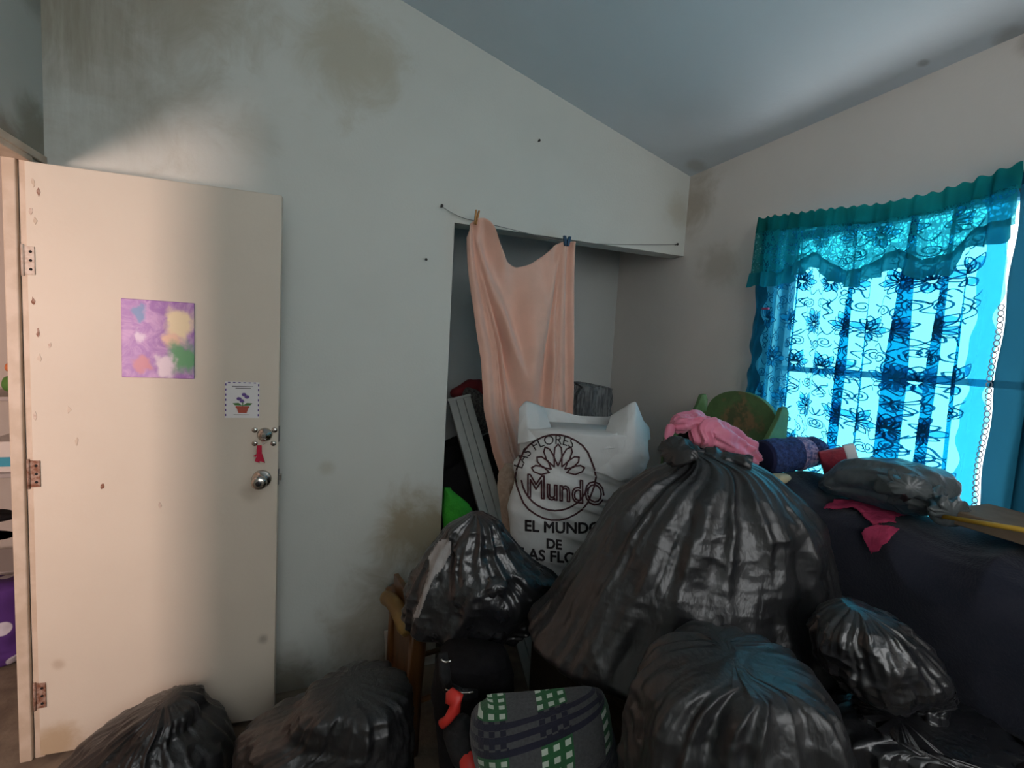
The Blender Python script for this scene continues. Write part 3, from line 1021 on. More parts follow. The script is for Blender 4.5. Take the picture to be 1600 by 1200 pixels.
film('rim', ([(812, 640, 1.78), (830, 634, 1.84), (868, 640, 1.87), (905, 650, 1.88), (950, 651, 1.87), (985, 642, 1.83)],
             [(812, 690, 1.80), (840, 690, 1.85), (870, 690, 1.87), (905, 690, 1.88), (950, 690, 1.87), (1000, 690, 1.80)]), m_white, wt, None, seed=3)
film('handle', ([(811, 638, 1.74), (822, 627, 1.75), (838, 632, 1.77), (850, 636, 1.80)],
                [(809, 694, 1.68), (826, 690, 1.65), (846, 684, 1.66), (864, 676, 1.72)]), m_white, wt, None, seed=5, amp=.008)
film('handle', ([(955, 650, 1.76), (968, 642, 1.74), (982, 632, 1.72), (993, 628, 1.72), (1002, 648, 1.73), (1012, 672, 1.75)],
                [(925, 735, 1.63), (945, 742, 1.61), (965, 752, 1.61), (985, 750, 1.62), (1000, 735, 1.65), (1012, 705, 1.70)]), m_white, wt, None, seed=6, amp=.009, bulge=.03, nu=60, nv=40)
film('rim', ([(860, 674, 1.70), (885, 680, 1.66), (915, 684, 1.645), (945, 682, 1.645), (965, 676, 1.66)], [(850, 690, 1.66), (885, 698, 1.635), (915, 702, 1.628), (945, 702, 1.628), (968, 700, 1.635)]), m_white, wt, None, seed=12, amp=.005, nu=40, nv=16)
film('loose_corner', ([(1000, 655, 1.74), (1008, 660, 1.75), (1014, 668, 1.76)], [(1003, 684, 1.74), (1009, 690, 1.75), (1016, 686, 1.76)]), m_white, wt, None, nu=14, nv=12, amp=.004, seed=8)

def lay_patch(name, outline, target, mat, parent, off=.006, n=46):
    """Film patch that follows the surface of another part."""
    bmq = bmesh.new()
    bmq.from_mesh(target.data)
    tree = BVHTree.FromBMesh(bmq)
    bmq.free()
    o_ = np.array(outline, float)
    gx, gy = np.meshgrid(np.linspace(o_[:, 0].min(), o_[:, 0].max(), n), np.linspace(o_[:, 1].min(), o_[:, 1].max(), n))
    P = np.zeros((n, n, 3))
    good = np.zeros((n, n), bool)
    for a in range(n):
        for b in range(n):
            q = ray(gx[a, b], gy[a, b])
            q = q / np.linalg.norm(q)
            loc, nor, idx, dist = tree.ray_cast(Vector(CAM), Vector(q))
            x, y, c = gx[a, b], gy[a, b], False
            j = len(o_) - 1
            for i in range(len(o_)):
                if (o_[i, 1] > y) != (o_[j, 1] > y) and x < (o_[j, 0] - o_[i, 0]) * (y - o_[i, 1]) / (o_[j, 1] - o_[i, 1]) + o_[i, 0]:
                    c = not c
                j = i
            if loc is not None:
                P[a, b] = np.array(loc) - q * off
                good[a, b] = c
    mk = good[:-1, :-1] & good[1:, :-1] & good[:-1, 1:] & good[1:, 1:]
    return gridmesh(name, P, mat, parent, mask=mk)


lay_patch('pale_patch', [(694, 840), (706, 844), (706, 864), (697, 880), (690, 893), (680, 900), (668, 930), (655, 966), (647, 968), (645, 962), (660, 922), (670, 890), (669, 868), (680, 848)], LEFTBODY, m_pale, LEFTBAG)
# printed matter, laid on the film
dg = bpy.context.evaluated_depsgraph_get()
bmv = bmesh.new()
bmv.from_mesh(wb.data)
BV = BVHTree.FromBMesh(bmv)
bmv.free()


def lay(px, py, off=.0045):
    q = ray(px, py)
    q = q / np.linalg.norm(q)
    loc, nor, idx, dist = BV.ray_cast(Vector(CAM), Vector(q))
    if loc is None:
        return CAM + q * 1.75
    return np.array(loc) - q * off


def print_faces(name, verts2, faces, mat, parent):
    vs = [lay(x, y) for x, y in verts2]
    return mesh(name, vs, faces, mat, parent, False)


def strokes(segs, w):
    """2D segments -> little quads."""
    vs, fs = [], []
    for a, b in segs:
        a, b = np.array(a, float), np.array(b, float)
        L_ = np.linalg.norm(b - a)
        if L_ < 1e-6:
            continue
        n = max(1, int(L_ / 5))
        t = (b - a) / L_
        nrm = np.array([-t[1], t[0]]) * w / 2
        a2, b2 = a - t * w * .3, b + t * w * .3
        for k in range(n):
            p, q = a2 + (b2 - a2) * k / n, a2 + (b2 - a2) * (k + 1) / n
            i = len(vs)
            vs += [p - nrm, q - nrm, q + nrm, p + nrm]
            fs.append((i, i + 1, i + 2, i + 3))
    return vs, fs


def textmesh(body_, size, offset=0.0):
    cu = bpy.data.curves.new('lettering', 'FONT')
    cu.body = body_
    cu.size = size
    cu.offset = offset
    cu.resolution_u = 3
    ob = bpy.data.objects.new('lettering', cu)
    COL.objects.link(ob)
    dg = bpy.context.evaluated_depsgraph_get()
    me = bpy.data.meshes.new_from_object(ob.evaluated_get(dg))
    bpy.data.objects.remove(ob)
    bpy.data.curves.remove(cu)
    bm = bmesh.new()
    bm.from_mesh(me)
    bpy.data.meshes.remove(me)
    bmesh.ops.remove_doubles(bm, verts=bm.verts, dist=1e-5)
    return bm


def letter_fill(name, body_, size, f, mat, parent, bold=0.0, maxe=4.0):
    bm = textmesh(body_, size)
    bmesh.ops.triangulate(bm, faces=list(bm.faces))
    for _ in range(4):
        es = [e for e in bm.edges if e.calc_length() > maxe]
        if not es:
            break
        bmesh.ops.subdivide_edges(bm, edges=es, cuts=1)
        bmesh.ops.triangulate(bm, faces=list(bm.faces))
    bm.verts.index_update()
    vs = [f(v.co.x, v.co.y) for v in bm.verts]
    fs = [tuple(v.index for v in fc.verts) for fc in bm.faces]
    if bold:
        sv, sf = strokes([(vs[e.verts[0].index], vs[e.verts[1].index]) for e in bm.edges if len(e.link_faces) == 1], bold)
        k0 = len(vs)
        vs = vs + [tuple(p) for p in sv]
        fs = fs + [tuple(i + k0 for i in g) for g in sf]
    bm.free()
    return print_faces(name, vs, fs, mat, parent)


letter_fill('lettering', 'EL MUNDO', 24, lambda x, y: (819 + x * .98, 829 + x * .10 - y - .0006 * x * x), m_printk, wt, 1.5)
letter_fill('lettering', 'DE', 21, lambda x, y: (853 + x * .95, 856 + x * .10 - y), m_printk, wt, 1.5)
letter_fill('lettering', 'LAS FLORES', 24, lambda x, y: (814 + x * .98, 872 + x * .13 - y - .0004 * x * x), m_printk, wt, 1.5)


def arc(x, y):
    a = math.radians(163) - x / 62.0
    r_ = 56 + y
    return 868 + r_ * math.cos(a) * .98, 750 - r_ * math.sin(a)


letter_fill('lettering', 'LAS FLORES', 21, arc, m_printk, wt, 0)
# outlined word
bm = textmesh('MundO', 46)
sg_ = []
for e in bm.edges:
    if len(e.link_faces) == 1:
        a, b_ = e.verts[0].co, e.verts[1].co
        tf = lambda c: (822 + c.x * .86 + 0, 776 + c.x * .10 - c.y * 1.12)
        sg_.append((tf(a), tf(b_)))
bm.free()
vs, fs = strokes(sg_, 2.6)
print_faces('outlined_word', vs, fs, m_print, wt)


def poly(pts, closed=True):
    return [(pts[i], pts[(i + 1) % len(pts)]) for i in range(len(pts) if closed else len(pts) - 1)]


oc = []
ring1 = [(868 + 62 * math.cos(a) * (1 + .02 * math.cos(8 * a)), 746 + 67 * math.sin(a)) for a in np.linspace(0, 2 * math.pi, 30, endpoint=False)]
oc += poly(ring1)
ring2 = [(868 + 54 * math.cos(a), 742 + 56 * math.sin(a)) for a in np.linspace(.12 * math.pi, .95 * math.pi, 16)]
oc += poly(ring2, False)
vs, fs = strokes(oc, 2.8)
print_faces('emblem_ring', vs, fs, m_print, wt)
pet = []
for k in range(7):
    a0 = math.radians(165 - 25 * k)
    c0 = (872, 742)
    ln = 40 if k in (2, 3, 4) else 34
    ax_ = np.array([math.cos(a0), -math.sin(a0)])
    nn2 = np.array([-ax_[1], ax_[0]])
    base = np.array(c0) + ax_ * 14
    pts = [base, base + ax_ * ln * .35 + nn2 * 6.5, base + ax_ * ln * .7 + nn2 * 5, base + ax_ * ln * .85, base + ax_ * ln * .7 - nn2 * 5, base + ax_ * ln * .35 - nn2 * 6.5]
    pet += poly([tuple(p) for p in pts])
vs, fs = strokes(pet, 2.4)
print_faces('flower_print', vs, fs, m_print, wt)

# bag in front of the trunk
t_ = thing('garbage_bag', 'black garbage bag at the bottom centre, right of the plaid blanket', 'garbage bag', V(1140, 1200, .86) * np.array([1, 1, 0]), GB)
body('bag_body', m_black, .86, [(1120, 1020), (1070, 1026), (1035, 1040), (1012, 1065), (996, 1105), (986, 1150), (984, 1200), (984, 1300)],
     [(1160, 1022), (1215, 1028), (1255, 1040), (1282, 1070), (1296, 1110), (1302, 1160), (1300, 1200), (1300, 1300)], .002, .16, .14, n=260, rows=230, fine=.004, amp=.013, sc=8, seed=44, pleat=.02, npl=22, plv=.25, parent=t_, vfold=.008, gpow=.4, rough2=.015)
# right small bag on top of the lowest right bag
t_ = thing('garbage_bag', 'thin black bag puffed up in front of the dark dresser', 'garbage bag', V(1370, 1114, 1.0), GB)
body('bag_body', m_black2, .98, [(1325, 944), (1308, 952), (1290, 965), (1279, 990), (1283, 1020), (1296, 1050), (1315, 1085), (1340, 1112)],
     [(1340, 945), (1375, 958), (1405, 978), (1428, 1002), (1445, 1030), (1456, 1060), (1452, 1090), (1430, 1114)], float(sz(1370, 1112, .98)[1]) + .062, .11, .08, n=200, rows=170, fine=.004, amp=.014, sc=10, seed=51, parent=t_, pleat=.016, npl=20, vfold=.006, gpow=.5)
t_ = thing('garbage_bag', 'crumpled shiny black bag at the bottom right, beside the dresser', 'garbage bag', V(1400, 1200, .97) * np.array([1, 1, 0]), GB)
body('bag_body', m_black2, .97, [(1350, 1116), (1318, 1122), (1302, 1145), (1292, 1180), (1290, 1230), (1295, 1300)],
     [(1440, 1116), (1470, 1118), (1490, 1130), (1508, 1155), (1522, 1190), (1525, 1230), (1515, 1300)], .002, .13, .09, n=220, rows=220, fine=.005, amp=.022, sc=9, seed=62, parent=t_, vfold=.012, gpow=.4, rough2=.012)
tuft('torn_flap', V(1452, 1128, .97), V(1468, 1090, .97) - V(1452, 1128, .97), .07, .035, .020, .030, m_black2, t_, 33, 10)
# bags on the floor by the door
t_ = thing('garbage_bag', 'black garbage bag on the floor in front of the cream door', 'garbage bag', V(230, 1200, 1.5) * np.array([1, 1, 0]), GB)
body('bag_body', m_black, 1.50, [(258, 1090), (235, 1100), (205, 1118), (170, 1140), (135, 1168), (105, 1196), (85, 1230)],
     [(275, 1089), (298, 1102), (304, 1125), (318, 1140), (336, 1160), (345, 1195), (350, 1240)], .002, .22, .2, n=220, rows=170, fine=.005, amp=.024, sc=6, seed=71, parent=t_, vfold=.012, gpow=.5, rough2=.02)
t_ = thing('garbage_bag', 'black garbage bag on the floor between the door and the chair', 'garbage bag', V(510, 1200, 1.42) * np.array([1, 1, 0]), GB)
body('bag_body', m_black, 1.42, [(535, 1061), (505, 1070), (478, 1095), (462, 1110), (425, 1120), (396, 1142), (385, 1168), (380, 1200), (380, 1250)],
     [(560, 1062), (590, 1067), (612, 1072), (628, 1092), (634, 1120), (636, 1160), (636, 1200), (636, 1250)], .002, .18, .16, n=220, rows=170, fine=.005, amp=.024, sc=6, seed=83, parent=t_, vfold=.012, gpow=.5, rough2=.02)

# ------------------------------------------------------------------ wooden chair
CHt = thing('wooden_chair', 'varnished wooden chair with arched back, buried under black bags', 'chair', V(640, 1200, 1.7) * np.array([1, 1, 0]))
pf = wp(sz(616, 1000, 1.90)[0], 1.90, 0)[:2]
pn = wp(sz(650, 1000, 1.69)[0], 1.69, 0)[:2]
ax = (pf - pn) / np.linalg.norm(pf - pn)
out = np.array([ax[1], -ax[0]])
if out @ r2 < 0:
    out = -out
SEAT = .50
BT = float(sz(612, 918, 1.90)[1])


def cp(p, z):
    return (p[0], p[1], z)


for p in (pn, pf):
    back = p - out * .035
    tubemesh('back_leg', [cp(p, .0), cp(p, .25), cp(p + out * .01, SEAT), cp(p - out * .010, SEAT + (BT - SEAT) * .5), cp(back, BT - .02)], [.026, .030, .034, .032, .026], m_wood, CHt, 12)
fl_ = pn + out * .34
tubemesh('front_leg', [cp(fl_, 0), cp(fl_, .25), cp(fl_, SEAT - .02)], [.018, .021, .024], m_wood, CHt, 10)
fl2 = pf + out * .34
tubemesh('front_leg', [cp(fl2, 0), cp(fl2, .25), cp(fl2, SEAT - .02)], [.018, .021, .024], m_wood, CHt, 10)
# seat: rounded slab
ctr = (pn + pf + fl_ + fl2) / 4
hw, hd = .205, np.linalg.norm(pf - pn) / 2 + .03
sq = []
for a in np.linspace(0, 2 * math.pi, 36, endpoint=False):
    cx, cy = np.sign(math.cos(a)) * abs(math.cos(a)) ** .35, np.sign(math.sin(a)) * abs(math.sin(a)) ** .35
    sq.append(tuple(ctr + out * hw * cx + ax * hd * cy))
prism('seat', sq, 2, SEAT - .035, SEAT, m_woodlt, CHt, .008)
# arched top rail and slats
mid_ = (pn + pf) / 2 - out * .04
hl = np.linalg.norm(pf - pn) / 2 + .012
tubemesh('top_rail', [cp(mid_ + ax * hl * k, BT - .005 - .035 * k * k) for k in np.linspace(-1, 1, 13)], [.018] + [.030] * 11 + [.018], m_woodlt, CHt, 14)
for k in (-.5, 0, .5):
    a_ = (pn + pf) / 2 + ax * np.linalg.norm(pf - pn) / 2 * k
    tubemesh('spindle', [cp(a_, SEAT - .01), cp(a_ - out * .02, SEAT + (BT - SEAT) * .5), cp(a_ - out * .038, BT - .02)], .010, m_wood, CHt, 8)
box('back_panel', (-.012, -np.linalg.norm(pf - pn) / 2, .12), (.008, np.linalg.norm(pf - pn) / 2, SEAT + .09), m_wood, CHt, .003,
    Matrix.Translation((*((pn + pf) / 2), 0)) @ Matrix.Rotation(math.atan2(ax[1], ax[0]) - math.pi / 2, 4, 'Z'))
tubemesh('stretcher', [cp(pn, .2), cp((pn + fl_) / 2, .2), cp(fl_, .2)], .011, m_wood, CHt, 8)
tubemesh('stretcher', [cp(pf, .2), cp((pf + fl2) / 2, .2), cp(fl2, .2)], .011, m_wood, CHt, 8)
tubemesh('stretcher', [cp(pf, .16), cp((pf + pn) / 2, .16), cp(pn, .16)], .011, m_wood, CHt, 8)
box('seat_rail', (-.01, -np.linalg.norm(pf - pn) / 2, SEAT - .10), (.012, np.linalg.norm(pf - pn) / 2, SEAT - .035), m_wood, CHt, .003,
    Matrix.Translation((*((pn + pf) / 2), 0)) @ Matrix.Rotation(math.atan2(ax[1], ax[0]) - math.pi / 2, 4, 'Z'))
# pale stick leaning by the wall
sA, sB = on(606, 985, 1, D - .05), on(612, 1100, 1, D - .09)
sB = sA + (sB - sA) * (sA[2] / (sA[2] - sB[2]))
stk = prism('stick', [(-.016, 0), (.016, 0), (.016, float(np.linalg.norm(sA - sB))), (-.016, float(np.linalg.norm(sA - sB)))], 1, -.008, .008, m_whitestick, None, .002,
            Matrix.Translation(Vector(sB)) @ Vector((0, 0, 1)).rotation_difference(Vector(sA - sB)).to_matrix().to_4x4())
tag(stk, 'short pale wooden stick leaning on the wall behind the chair', 'stick')

# black backpack with buckled straps, in front of the chair
bpk = thing('backpack', 'black backpack with buckled straps between the chair and the trunk', 'backpack', V(725, 1200, 1.36) * np.array([1, 1, 0]))
body('bag_body', m_blackcloth, 1.33, [(690, 1026), (682, 1040), (680, 1060), (682, 1100), (690, 1200), (690, 1300)], [(790, 1026), (798, 1040), (800, 1060), (800, 1100), (795, 1200), (795, 1300)], .002, .07, .07, amp=.010, sc=9, seed=91, parent=bpk, gpow=.1, ex=4, n=80, rows=80)
for (x0, y0, x1, y1) in ((692, 1020, 700, 1075), (696, 1072, 745, 1086)):
    a_, b_ = V(x0, y0, 1.235), V(x1, y1, 1.23)
    mid2 = (a_ + b_) / 2 - np.array([f2[0], f2[1], 0]) * .015
    tubemesh('strap', [a_, mid2, b_], [.013, .016, .014], m_foam, bpk, 8)
for (px, py, w_) in ((697, 1031, 8), (718, 1079, 22)):
    a_, b_ = V(px - w_, py - w_ * .1, 1.205), V(px + w_, py + w_ * .1, 1.205)
    tubemesh('buckle', sagline(a_, b_, .006, 6), .0028, m_chrome, bpk, 8)

# red and black grip handle
gh = thing('grip_handle', 'black foam grip bar with red plastic ends, left of the plaid blanket', 'handle', V(722, 1200, 1.18) * np.array([1, 1, 0]))
pA, pB = V(712, 1128, 1.13), V(735, 1192, 1.09)
tubemesh('foam_grip', [pA + (pB - pA) * k for k in (-.1, .0, .2, .5, .8, 1.0)], [.024, .034, .040, .041, .040, .034], m_foam, gh, 18)
lathe('end_cap', [(.024, 0), (.026, .006), (.022, .014), (.0001, .017)], Matrix.Translation(Vector(pB)) @ Vector((0, 0, 1)).rotation_difference(Vector(CAM - pB)).to_matrix().to_4x4() @ Matrix.Translation((0, 0, .03)), m_redp, gh, 18)
tubemesh('red_bracket', [V(702, 1078, 1.13), V(710, 1092, 1.12), V(711, 1108, 1.115), V(700, 1124, 1.11), V(690, 1132, 1.11)], [.010, .024, .016, .011, .012], m_redp, gh, 12)
tubemesh('support_post', [np.array([pB[0], pB[1], 0.0]) + np.array([.0, .02, 0]), np.array([pB[0], pB[1], pB[2] * .5]) + np.array([.0, .02, 0]), pB + np.array([0, .03, -.02])], .016, m_darkmetal, gh, 12)
lathe('base', [(.05, 0), (.05, .012), (.02, .02), (.016, .03)], Matrix.Translation((pB[0], pB[1] + .02, 0)), m_darkmetal, gh, 20)

# plaid blanket
pl_ = body('plaid_blanket', m_plaid, 1.06, [(762, 1076), (748, 1082), (738, 1096), (740, 1140), (750, 1170), (760, 1200), (775, 1300)],
           [(915, 1078), (934, 1084), (944, 1098), (954, 1140), (962, 1175), (962, 1205), (950, 1300)], .002, .12, .010, amp=.003, sc=8, seed=17, ex=2.8, gpow=.2, uv=True, n=150, rows=190, rough2=.004, toprnd=.10, shear=.15)
uvd = pl_.data.uv_layers[0].data
ua = np.zeros(len(uvd) * 2)
uvd.foreach_get('uv', ua)
ua = ua.reshape(-1, 2)
ang = math.radians(14)
s0, z0_ = sz(752, 1115, 1.0)[0], -.16
dx, dz_ = ua[:, 0] - s0, ua[:, 1] - z0_
un_, vn_ = math.cos(ang) * dx - math.sin(ang) * dz_ * .0 + .10 * dz_, -math.sin(ang) * dx + math.cos(ang) * dz_
ua = np.stack([un_ + 1.32, vn_ + 1.5 - .006], -1)
uvd.foreach_set('uv', ua.ravel())
tag(pl_, 'folded grey wool blanket with green and white plaid checks', 'blanket')

# ------------------------------------------------------------------ dresser and what lies on it
DX0, DX1, DY0, DY1, DZ = 1.42, 1.67, -.2, 1.93, .97
dr = thing('dresser', 'long black dresser under the curtained window, piled with clothes', 'dresser', ((DX0 + DX1) / 2, .9, 0))
box('carcass', (DX0 + .02, DY0, .04), (DX1, DY1, DZ - .02), m_dresser, dr, .004)
box('top', (DX0 - .01, DY0 - .01, DZ - .02), (DX1 + .005, DY1 + .01, DZ), m_dresser, dr, .004)
box('plinth', (DX0 + .04, DY0 + .02, 0), (DX1 - .02, DY1 - .02, .045), m_dresser, dr)
for zb0, zb1 in ((.07, .30), (.315, .535), (.55, .675), (.695, .775), (.79, .94)):
    for k in range(3):
        y0 = DY0 + .01 + k * (DY1 - DY0) / 3
        y1 = y0 + (DY1 - DY0) / 3 - .012
        box('drawer', (DX0, y0, zb0), (DX0 + .025, y1, zb1), m_dresser, dr, .003)
box('lit_edge', (DX0 - .008, DY0, .679), (DX0 + .004, DY1, .690), m_lit_edge, dr, .001)  # pale strip added as a drawer edge catching light

# dark blanket thrown over the dresser: profile across, wavy along
NY, NQ = 170, 90
yy = np.linspace(.02, 1.30, NY)


def drape(y, q):
    """q: 0 at the wall side of the top, 1 at the lower front hem."""
    y, q = np.broadcast_arrays(np.asarray(y, float), np.asarray(q, float))
    prof_q = [0, .12, .28, .42, .50, .58, .66, .74, .85, 1]
    px_ = [1.655, 1.62, 1.56, 1.48, 1.44, 1.410, 1.398, 1.393, 1.390, 1.392]
    pz_ = [1.10, 1.105, 1.108, 1.108, 1.10, 1.08, 1.04, 1.00, .91, .80]
    x = np.interp(q, prof_q, px_)
    z = np.interp(q, prof_q, pz_)
    q3 = np.stack([x * 3, y * 3.2, z * 3], -1)
    k = np.stack([q * 2.2, y * 6.0, 0 * q], -1)
    dn = .018 * noise(q3, 5) + .016 * ridge(k, 9) * np.clip(q * 2, .4, 1)
    slope = (.035 * np.clip(1.0 - y, 0, 1) + .045 * np.exp(-((y - 1.17) / .09) ** 2) * np.clip((.62 - q) / .2, 0, 1)) * np.clip(1.2 - q, 0, 1)
    nx = np.interp(q, [0, .3, .5, .62, 1], [0, -.1, -.6, -.97, -1])
    nzv = np.interp(q, [0, .3, .5, .62, 1], [1, .99, .8, .2, 0])
    hem = .07 * noise(np.stack([y * 2.3, 0 * y, 0 * y + 3], -1), 2) * np.clip((q - .8) / .2, 0, 1)
    return np.stack([x + nx * dn, y, z + nzv * dn + slope + hem], -1)


Pd = drape(yy[None, :], np.linspace(0, 1, NQ)[:, None])
dk = gridmesh('dark_blanket', Pd, m_navy, thick=.006)
tag(dk, 'dark navy blanket thrown over the dresser, hanging down its front', 'blanket')


def patch(name, outline, mat, off=.009, n=70, seed=1, amp=.006, sc=22):
    """Cloth patch lying on the draped blanket; outline in (y, q)."""
    o_ = np.array(outline)
    y0, y1, q0, q1 = o_[:, 0].min(), o_[:, 0].max(), o_[:, 1].min(), o_[:, 1].max()
    yv, qv = np.linspace(y0, y1, n), np.linspace(q0, q1, n)
    Yg, Qg = np.meshgrid(yv, qv)
    P0 = drape(Yg, Qg)
    dy = drape(Yg + 1e-3, Qg) - P0
    dq = drape(Yg, Qg + 1e-3) - P0
    nm = np.cross(dq, dy)
    nm /= np.linalg.norm(nm, axis=-1, keepdims=True) + 1e-12
    if nm[..., 0].mean() > 0:
        nm = -nm
    P = P0 + nm * (off + amp * (crumple(P0, sc, seed) + .6))[..., None]

    def inside(y, q):
        c = False
        j = len(o_) - 1
        for i in range(len(o_)):
            if (o_[i, 1] > q) != (o_[j, 1] > q) and y < (o_[j, 0] - o_[i, 0]) * (q - o_[i, 1]) / (o_[j, 1] - o_[i, 1]) + o_[i, 0]:
                c = not c
            j = i
        return c
    mk = np.array([[inside((yv[j] + yv[j + 1]) / 2, (qv[i] + qv[i + 1]) / 2) for j in range(n - 1)] for i in range(n - 1)])
    return gridmesh(name, P, mat, None, mask=mk, thick=.003)


# find (y, q) of a pixel on the drape by search
_yg, _qg = np.meshgrid(np.linspace(.1, 1.28, 240), np.linspace(.05, .95, 160))
_Pg = drape(_yg, _qg)
_rel = _Pg - CAM
_dz = _rel @ fw
_gx = 800 + FPX * (_rel @ rr) / _dz
_gy = 600 - FPX * (_rel @ uu) / _dz


def yq(px, py):
    e = (_gx - px) ** 2 + (_gy - py) ** 2 + _dz * 30
    i = np.unravel_index(np.argmin(e), e.shape)
    return (_yg[i], _qg[i])


pk = patch('magenta_cloth', [yq(*q) for q in [(1290, 800), (1305, 788), (1325, 786), (1340, 792), (1365, 795), (1385, 787), (1420, 786), (1450, 795), (1482, 806), (1450, 809), (1405, 812), (1398, 822), (1368, 826), (1350, 812), (1335, 800), (1315, 803)]], m_magenta, seed=3)
tag(pk, 'crumpled magenta cloth lying on the dark blanket by the grey bag', 'cloth')
pk2 = patch('magenta_cloth', [yq(*q) for q in [(1353, 834), (1375, 826), (1405, 832), (1392, 846), (1380, 862), (1368, 864), (1360, 850)]], m_magenta, seed=5, n=40)
tag(pk2, 'small magenta corner of cloth hanging below the larger magenta one', 'cloth')
tg_ = patch('white_tag', [yq(*q) for q in [(1469, 816), (1474, 815), (1503, 824), (1505, 829), (1498, 830), (1470, 820)]], m_paper, n=26, amp=.0005, off=.006)
tag(tg_, 'small white fabric tag on the dark blanket', 'tag')

# grey tied plastic bag
gb = thing('plastic_bag', 'grey translucent plastic bag lying by the window with its knot to the right', 'plastic bag', (1.55, .95, 1.15), None)
roll('bag_body', m_greyfilm, [(1.52, 1.075, 1.145, .05, .012), (1.545, 1.03, 1.168, .085, .032), (1.55, .97, 1.195, .10, .056), (1.55, .89, 1.210, .10, .068), (1.54, .81, 1.212, .095, .064), (1.51, .73, 1.207, .05, .040)], amp=.009, sc=9, seed=8, parent=gb, n=110, rows=120, vf=.010)
tuft('knot', (1.45, .80, 1.225), (-.5, -.45, .15), .085, .045, .012, .035, m_greyfilm, gb, 12, 12)
tuft('loose_end', (1.47, .75, 1.21), (-.35, -1, -.2), .075, .045, .02, .040, m_greyfilm, gb, 15, 14)

# crocheted roll
cr = thing('crochet_roll', 'rolled blue crochet blanket with a pink band, left of the curtain', 'blanket', (1.45, 1.28, 1.18))
c0, c1 = V(1196, 714, 1.66), V(1286, 704, 1.70)
cpts = [c0 + (c1 - c0) * k for k in np.linspace(0, 1, 7)]
cut = lambda a, b, ra, rb: [(*(c0 + (c1 - c0) * (a + (b - a) * k)), ra + (rb - ra) * k, (ra + (rb - ra) * k)) for k in np.linspace(0, 1, 5)]
roll('wool_body', m_crochet_b, cut(0, .50, .058, .056), amp=.005, sc=22, seed=4, parent=cr, taper=False, rows=60)
roll('pink_band', m_crochet_p, cut(.49, .72, .058, .052), amp=.005, sc=22, seed=5, parent=cr, taper=False, rows=40)
roll('wool_end', m_crochet_b, cut(.71, 1.0, .052, .040), amp=.010, sc=18, seed=6, parent=cr, taper=True, rows=40, endround=.3)
roll('lining', m_crochet_d, cut(-.06, .05, .050, .059), amp=.002, sc=18, seed=7, parent=cr, taper=True, rows=24, endround=.2)

# red and white packet
pkt = thing('packet', 'red and white flat packet leaning below the window', 'packet', V(1300, 742, 1.62))
pm = Matrix.Translation(Vector(V(1313, 734, 1.61))) @ Matrix.Rotation(-.37 - .35, 4, 'Z') @ Matrix.Rotation(-.35, 4, 'Y')
box('packet_body', (-.05, -.012, -.03), (.028, .012, .075), m_redpack, pkt, .006, pm)
box('white_flap', (.026, -.011, -.03), (.06, .011, .08), m_paper, pkt, .005, pm)
cl_ = roll('cream_cloth', m_cream, [(*V(1196, 752, 1.56), .02, .010), (*V(1215, 748, 1.57), .03, .016), (*V(1232, 744, 1.58), .02, .010)], amp=.004, rows=30, n=30)
tag(cl_, 'small cream cloth tucked under the crochet roll', 'cloth')

# brown box end and yellow stick on the dresser at the right
BXT = float(on(1540, 788, 0, 1.62)[2])
bo = thing('cardboard_box', 'flat brown cardboard box beside the curtain edge', 'box', (1.55, .55, 1.14))
box('carton', (1.46, .36, BXT - .035), (1.64, .70, BXT), m_card, bo, .003)
box('lid_flap', (1.455, .355, BXT), (1.645, .53, BXT + .004), m_card, bo, 0)
ya_, yb_ = on(1468, 806, 0, 1.43), on(1640, 835, 0, 1.415)
ys = tubemesh('yellow_stick', [ya_, (ya_ + yb_) / 2, yb_], [.005, .006, .006], m_yellow, None, 10)
tag(ys, 'thin yellow wooden stick lying along the edge of the heap', 'stick')

# green cradle standing at the back of the dresser
gc = thing('cradle', 'green painted wooden cradle with arched back and worn decal by the curtain', 'cradle', (1.55, 1.66, DZ))
hbY0, hbY1 = 1.335, 1.735
zt_ = 1.34
arch = [(hbY0, DZ), (hbY1, DZ), (hbY1, zt_ - .05)]
for k in np.linspace(0, 1, 19):
    a = math.pi * k
    arch.append(((hbY0 + hbY1) / 2 + (hbY1 - hbY0) / 2 * .93 * math.cos(a), zt_ - .05 + .115 * math.sin(a)))
arch.append((hbY0, zt_ - .05))
prism('back_panel', arch, 0, 1.635, 1.655, m_decal, gc, .003)


def sideboard(y, mt):
    pts = [(1.655, DZ), (1.655, zt_ + .005), (1.64, zt_ + .03), (1.615, zt_ + .025), (1.60, zt_ - .02), (1.56, zt_ - .09), (1.52, zt_ - .14), (1.48, zt_ - .165), (1.45, zt_ - .155), (1.435, zt_ - .17), (1.43, zt_ - .22), (1.43, DZ)]
    prism('side_board', pts, 1, y - .010, y + .010, mt, gc, .003)


sideboard(hbY0 - .01, m_greenwood)
sideboard(hbY1 + .01, m_greenwood)
ft = [(hbY0, DZ), (hbY1, DZ), (hbY1, 1.09), (hbY1 - .02, 1.13), (hbY1 - .05, 1.145), (hbY1 - .09, 1.125), (hbY1 - .15, 1.09), (hbY0 + .15, 1.09), (hbY0 + .09, 1.12), (hbY0 + .05, 1.145), (hbY0 + .02, 1.13), (hbY0, 1.09)]
prism('foot_panel', ft, 0, 1.425, 1.445, m_darkgreen, gc, .003)
box('bottom_board', (1.44, hbY0, DZ + .02), (1.64, hbY1, DZ + .035), m_greenwood, gc)

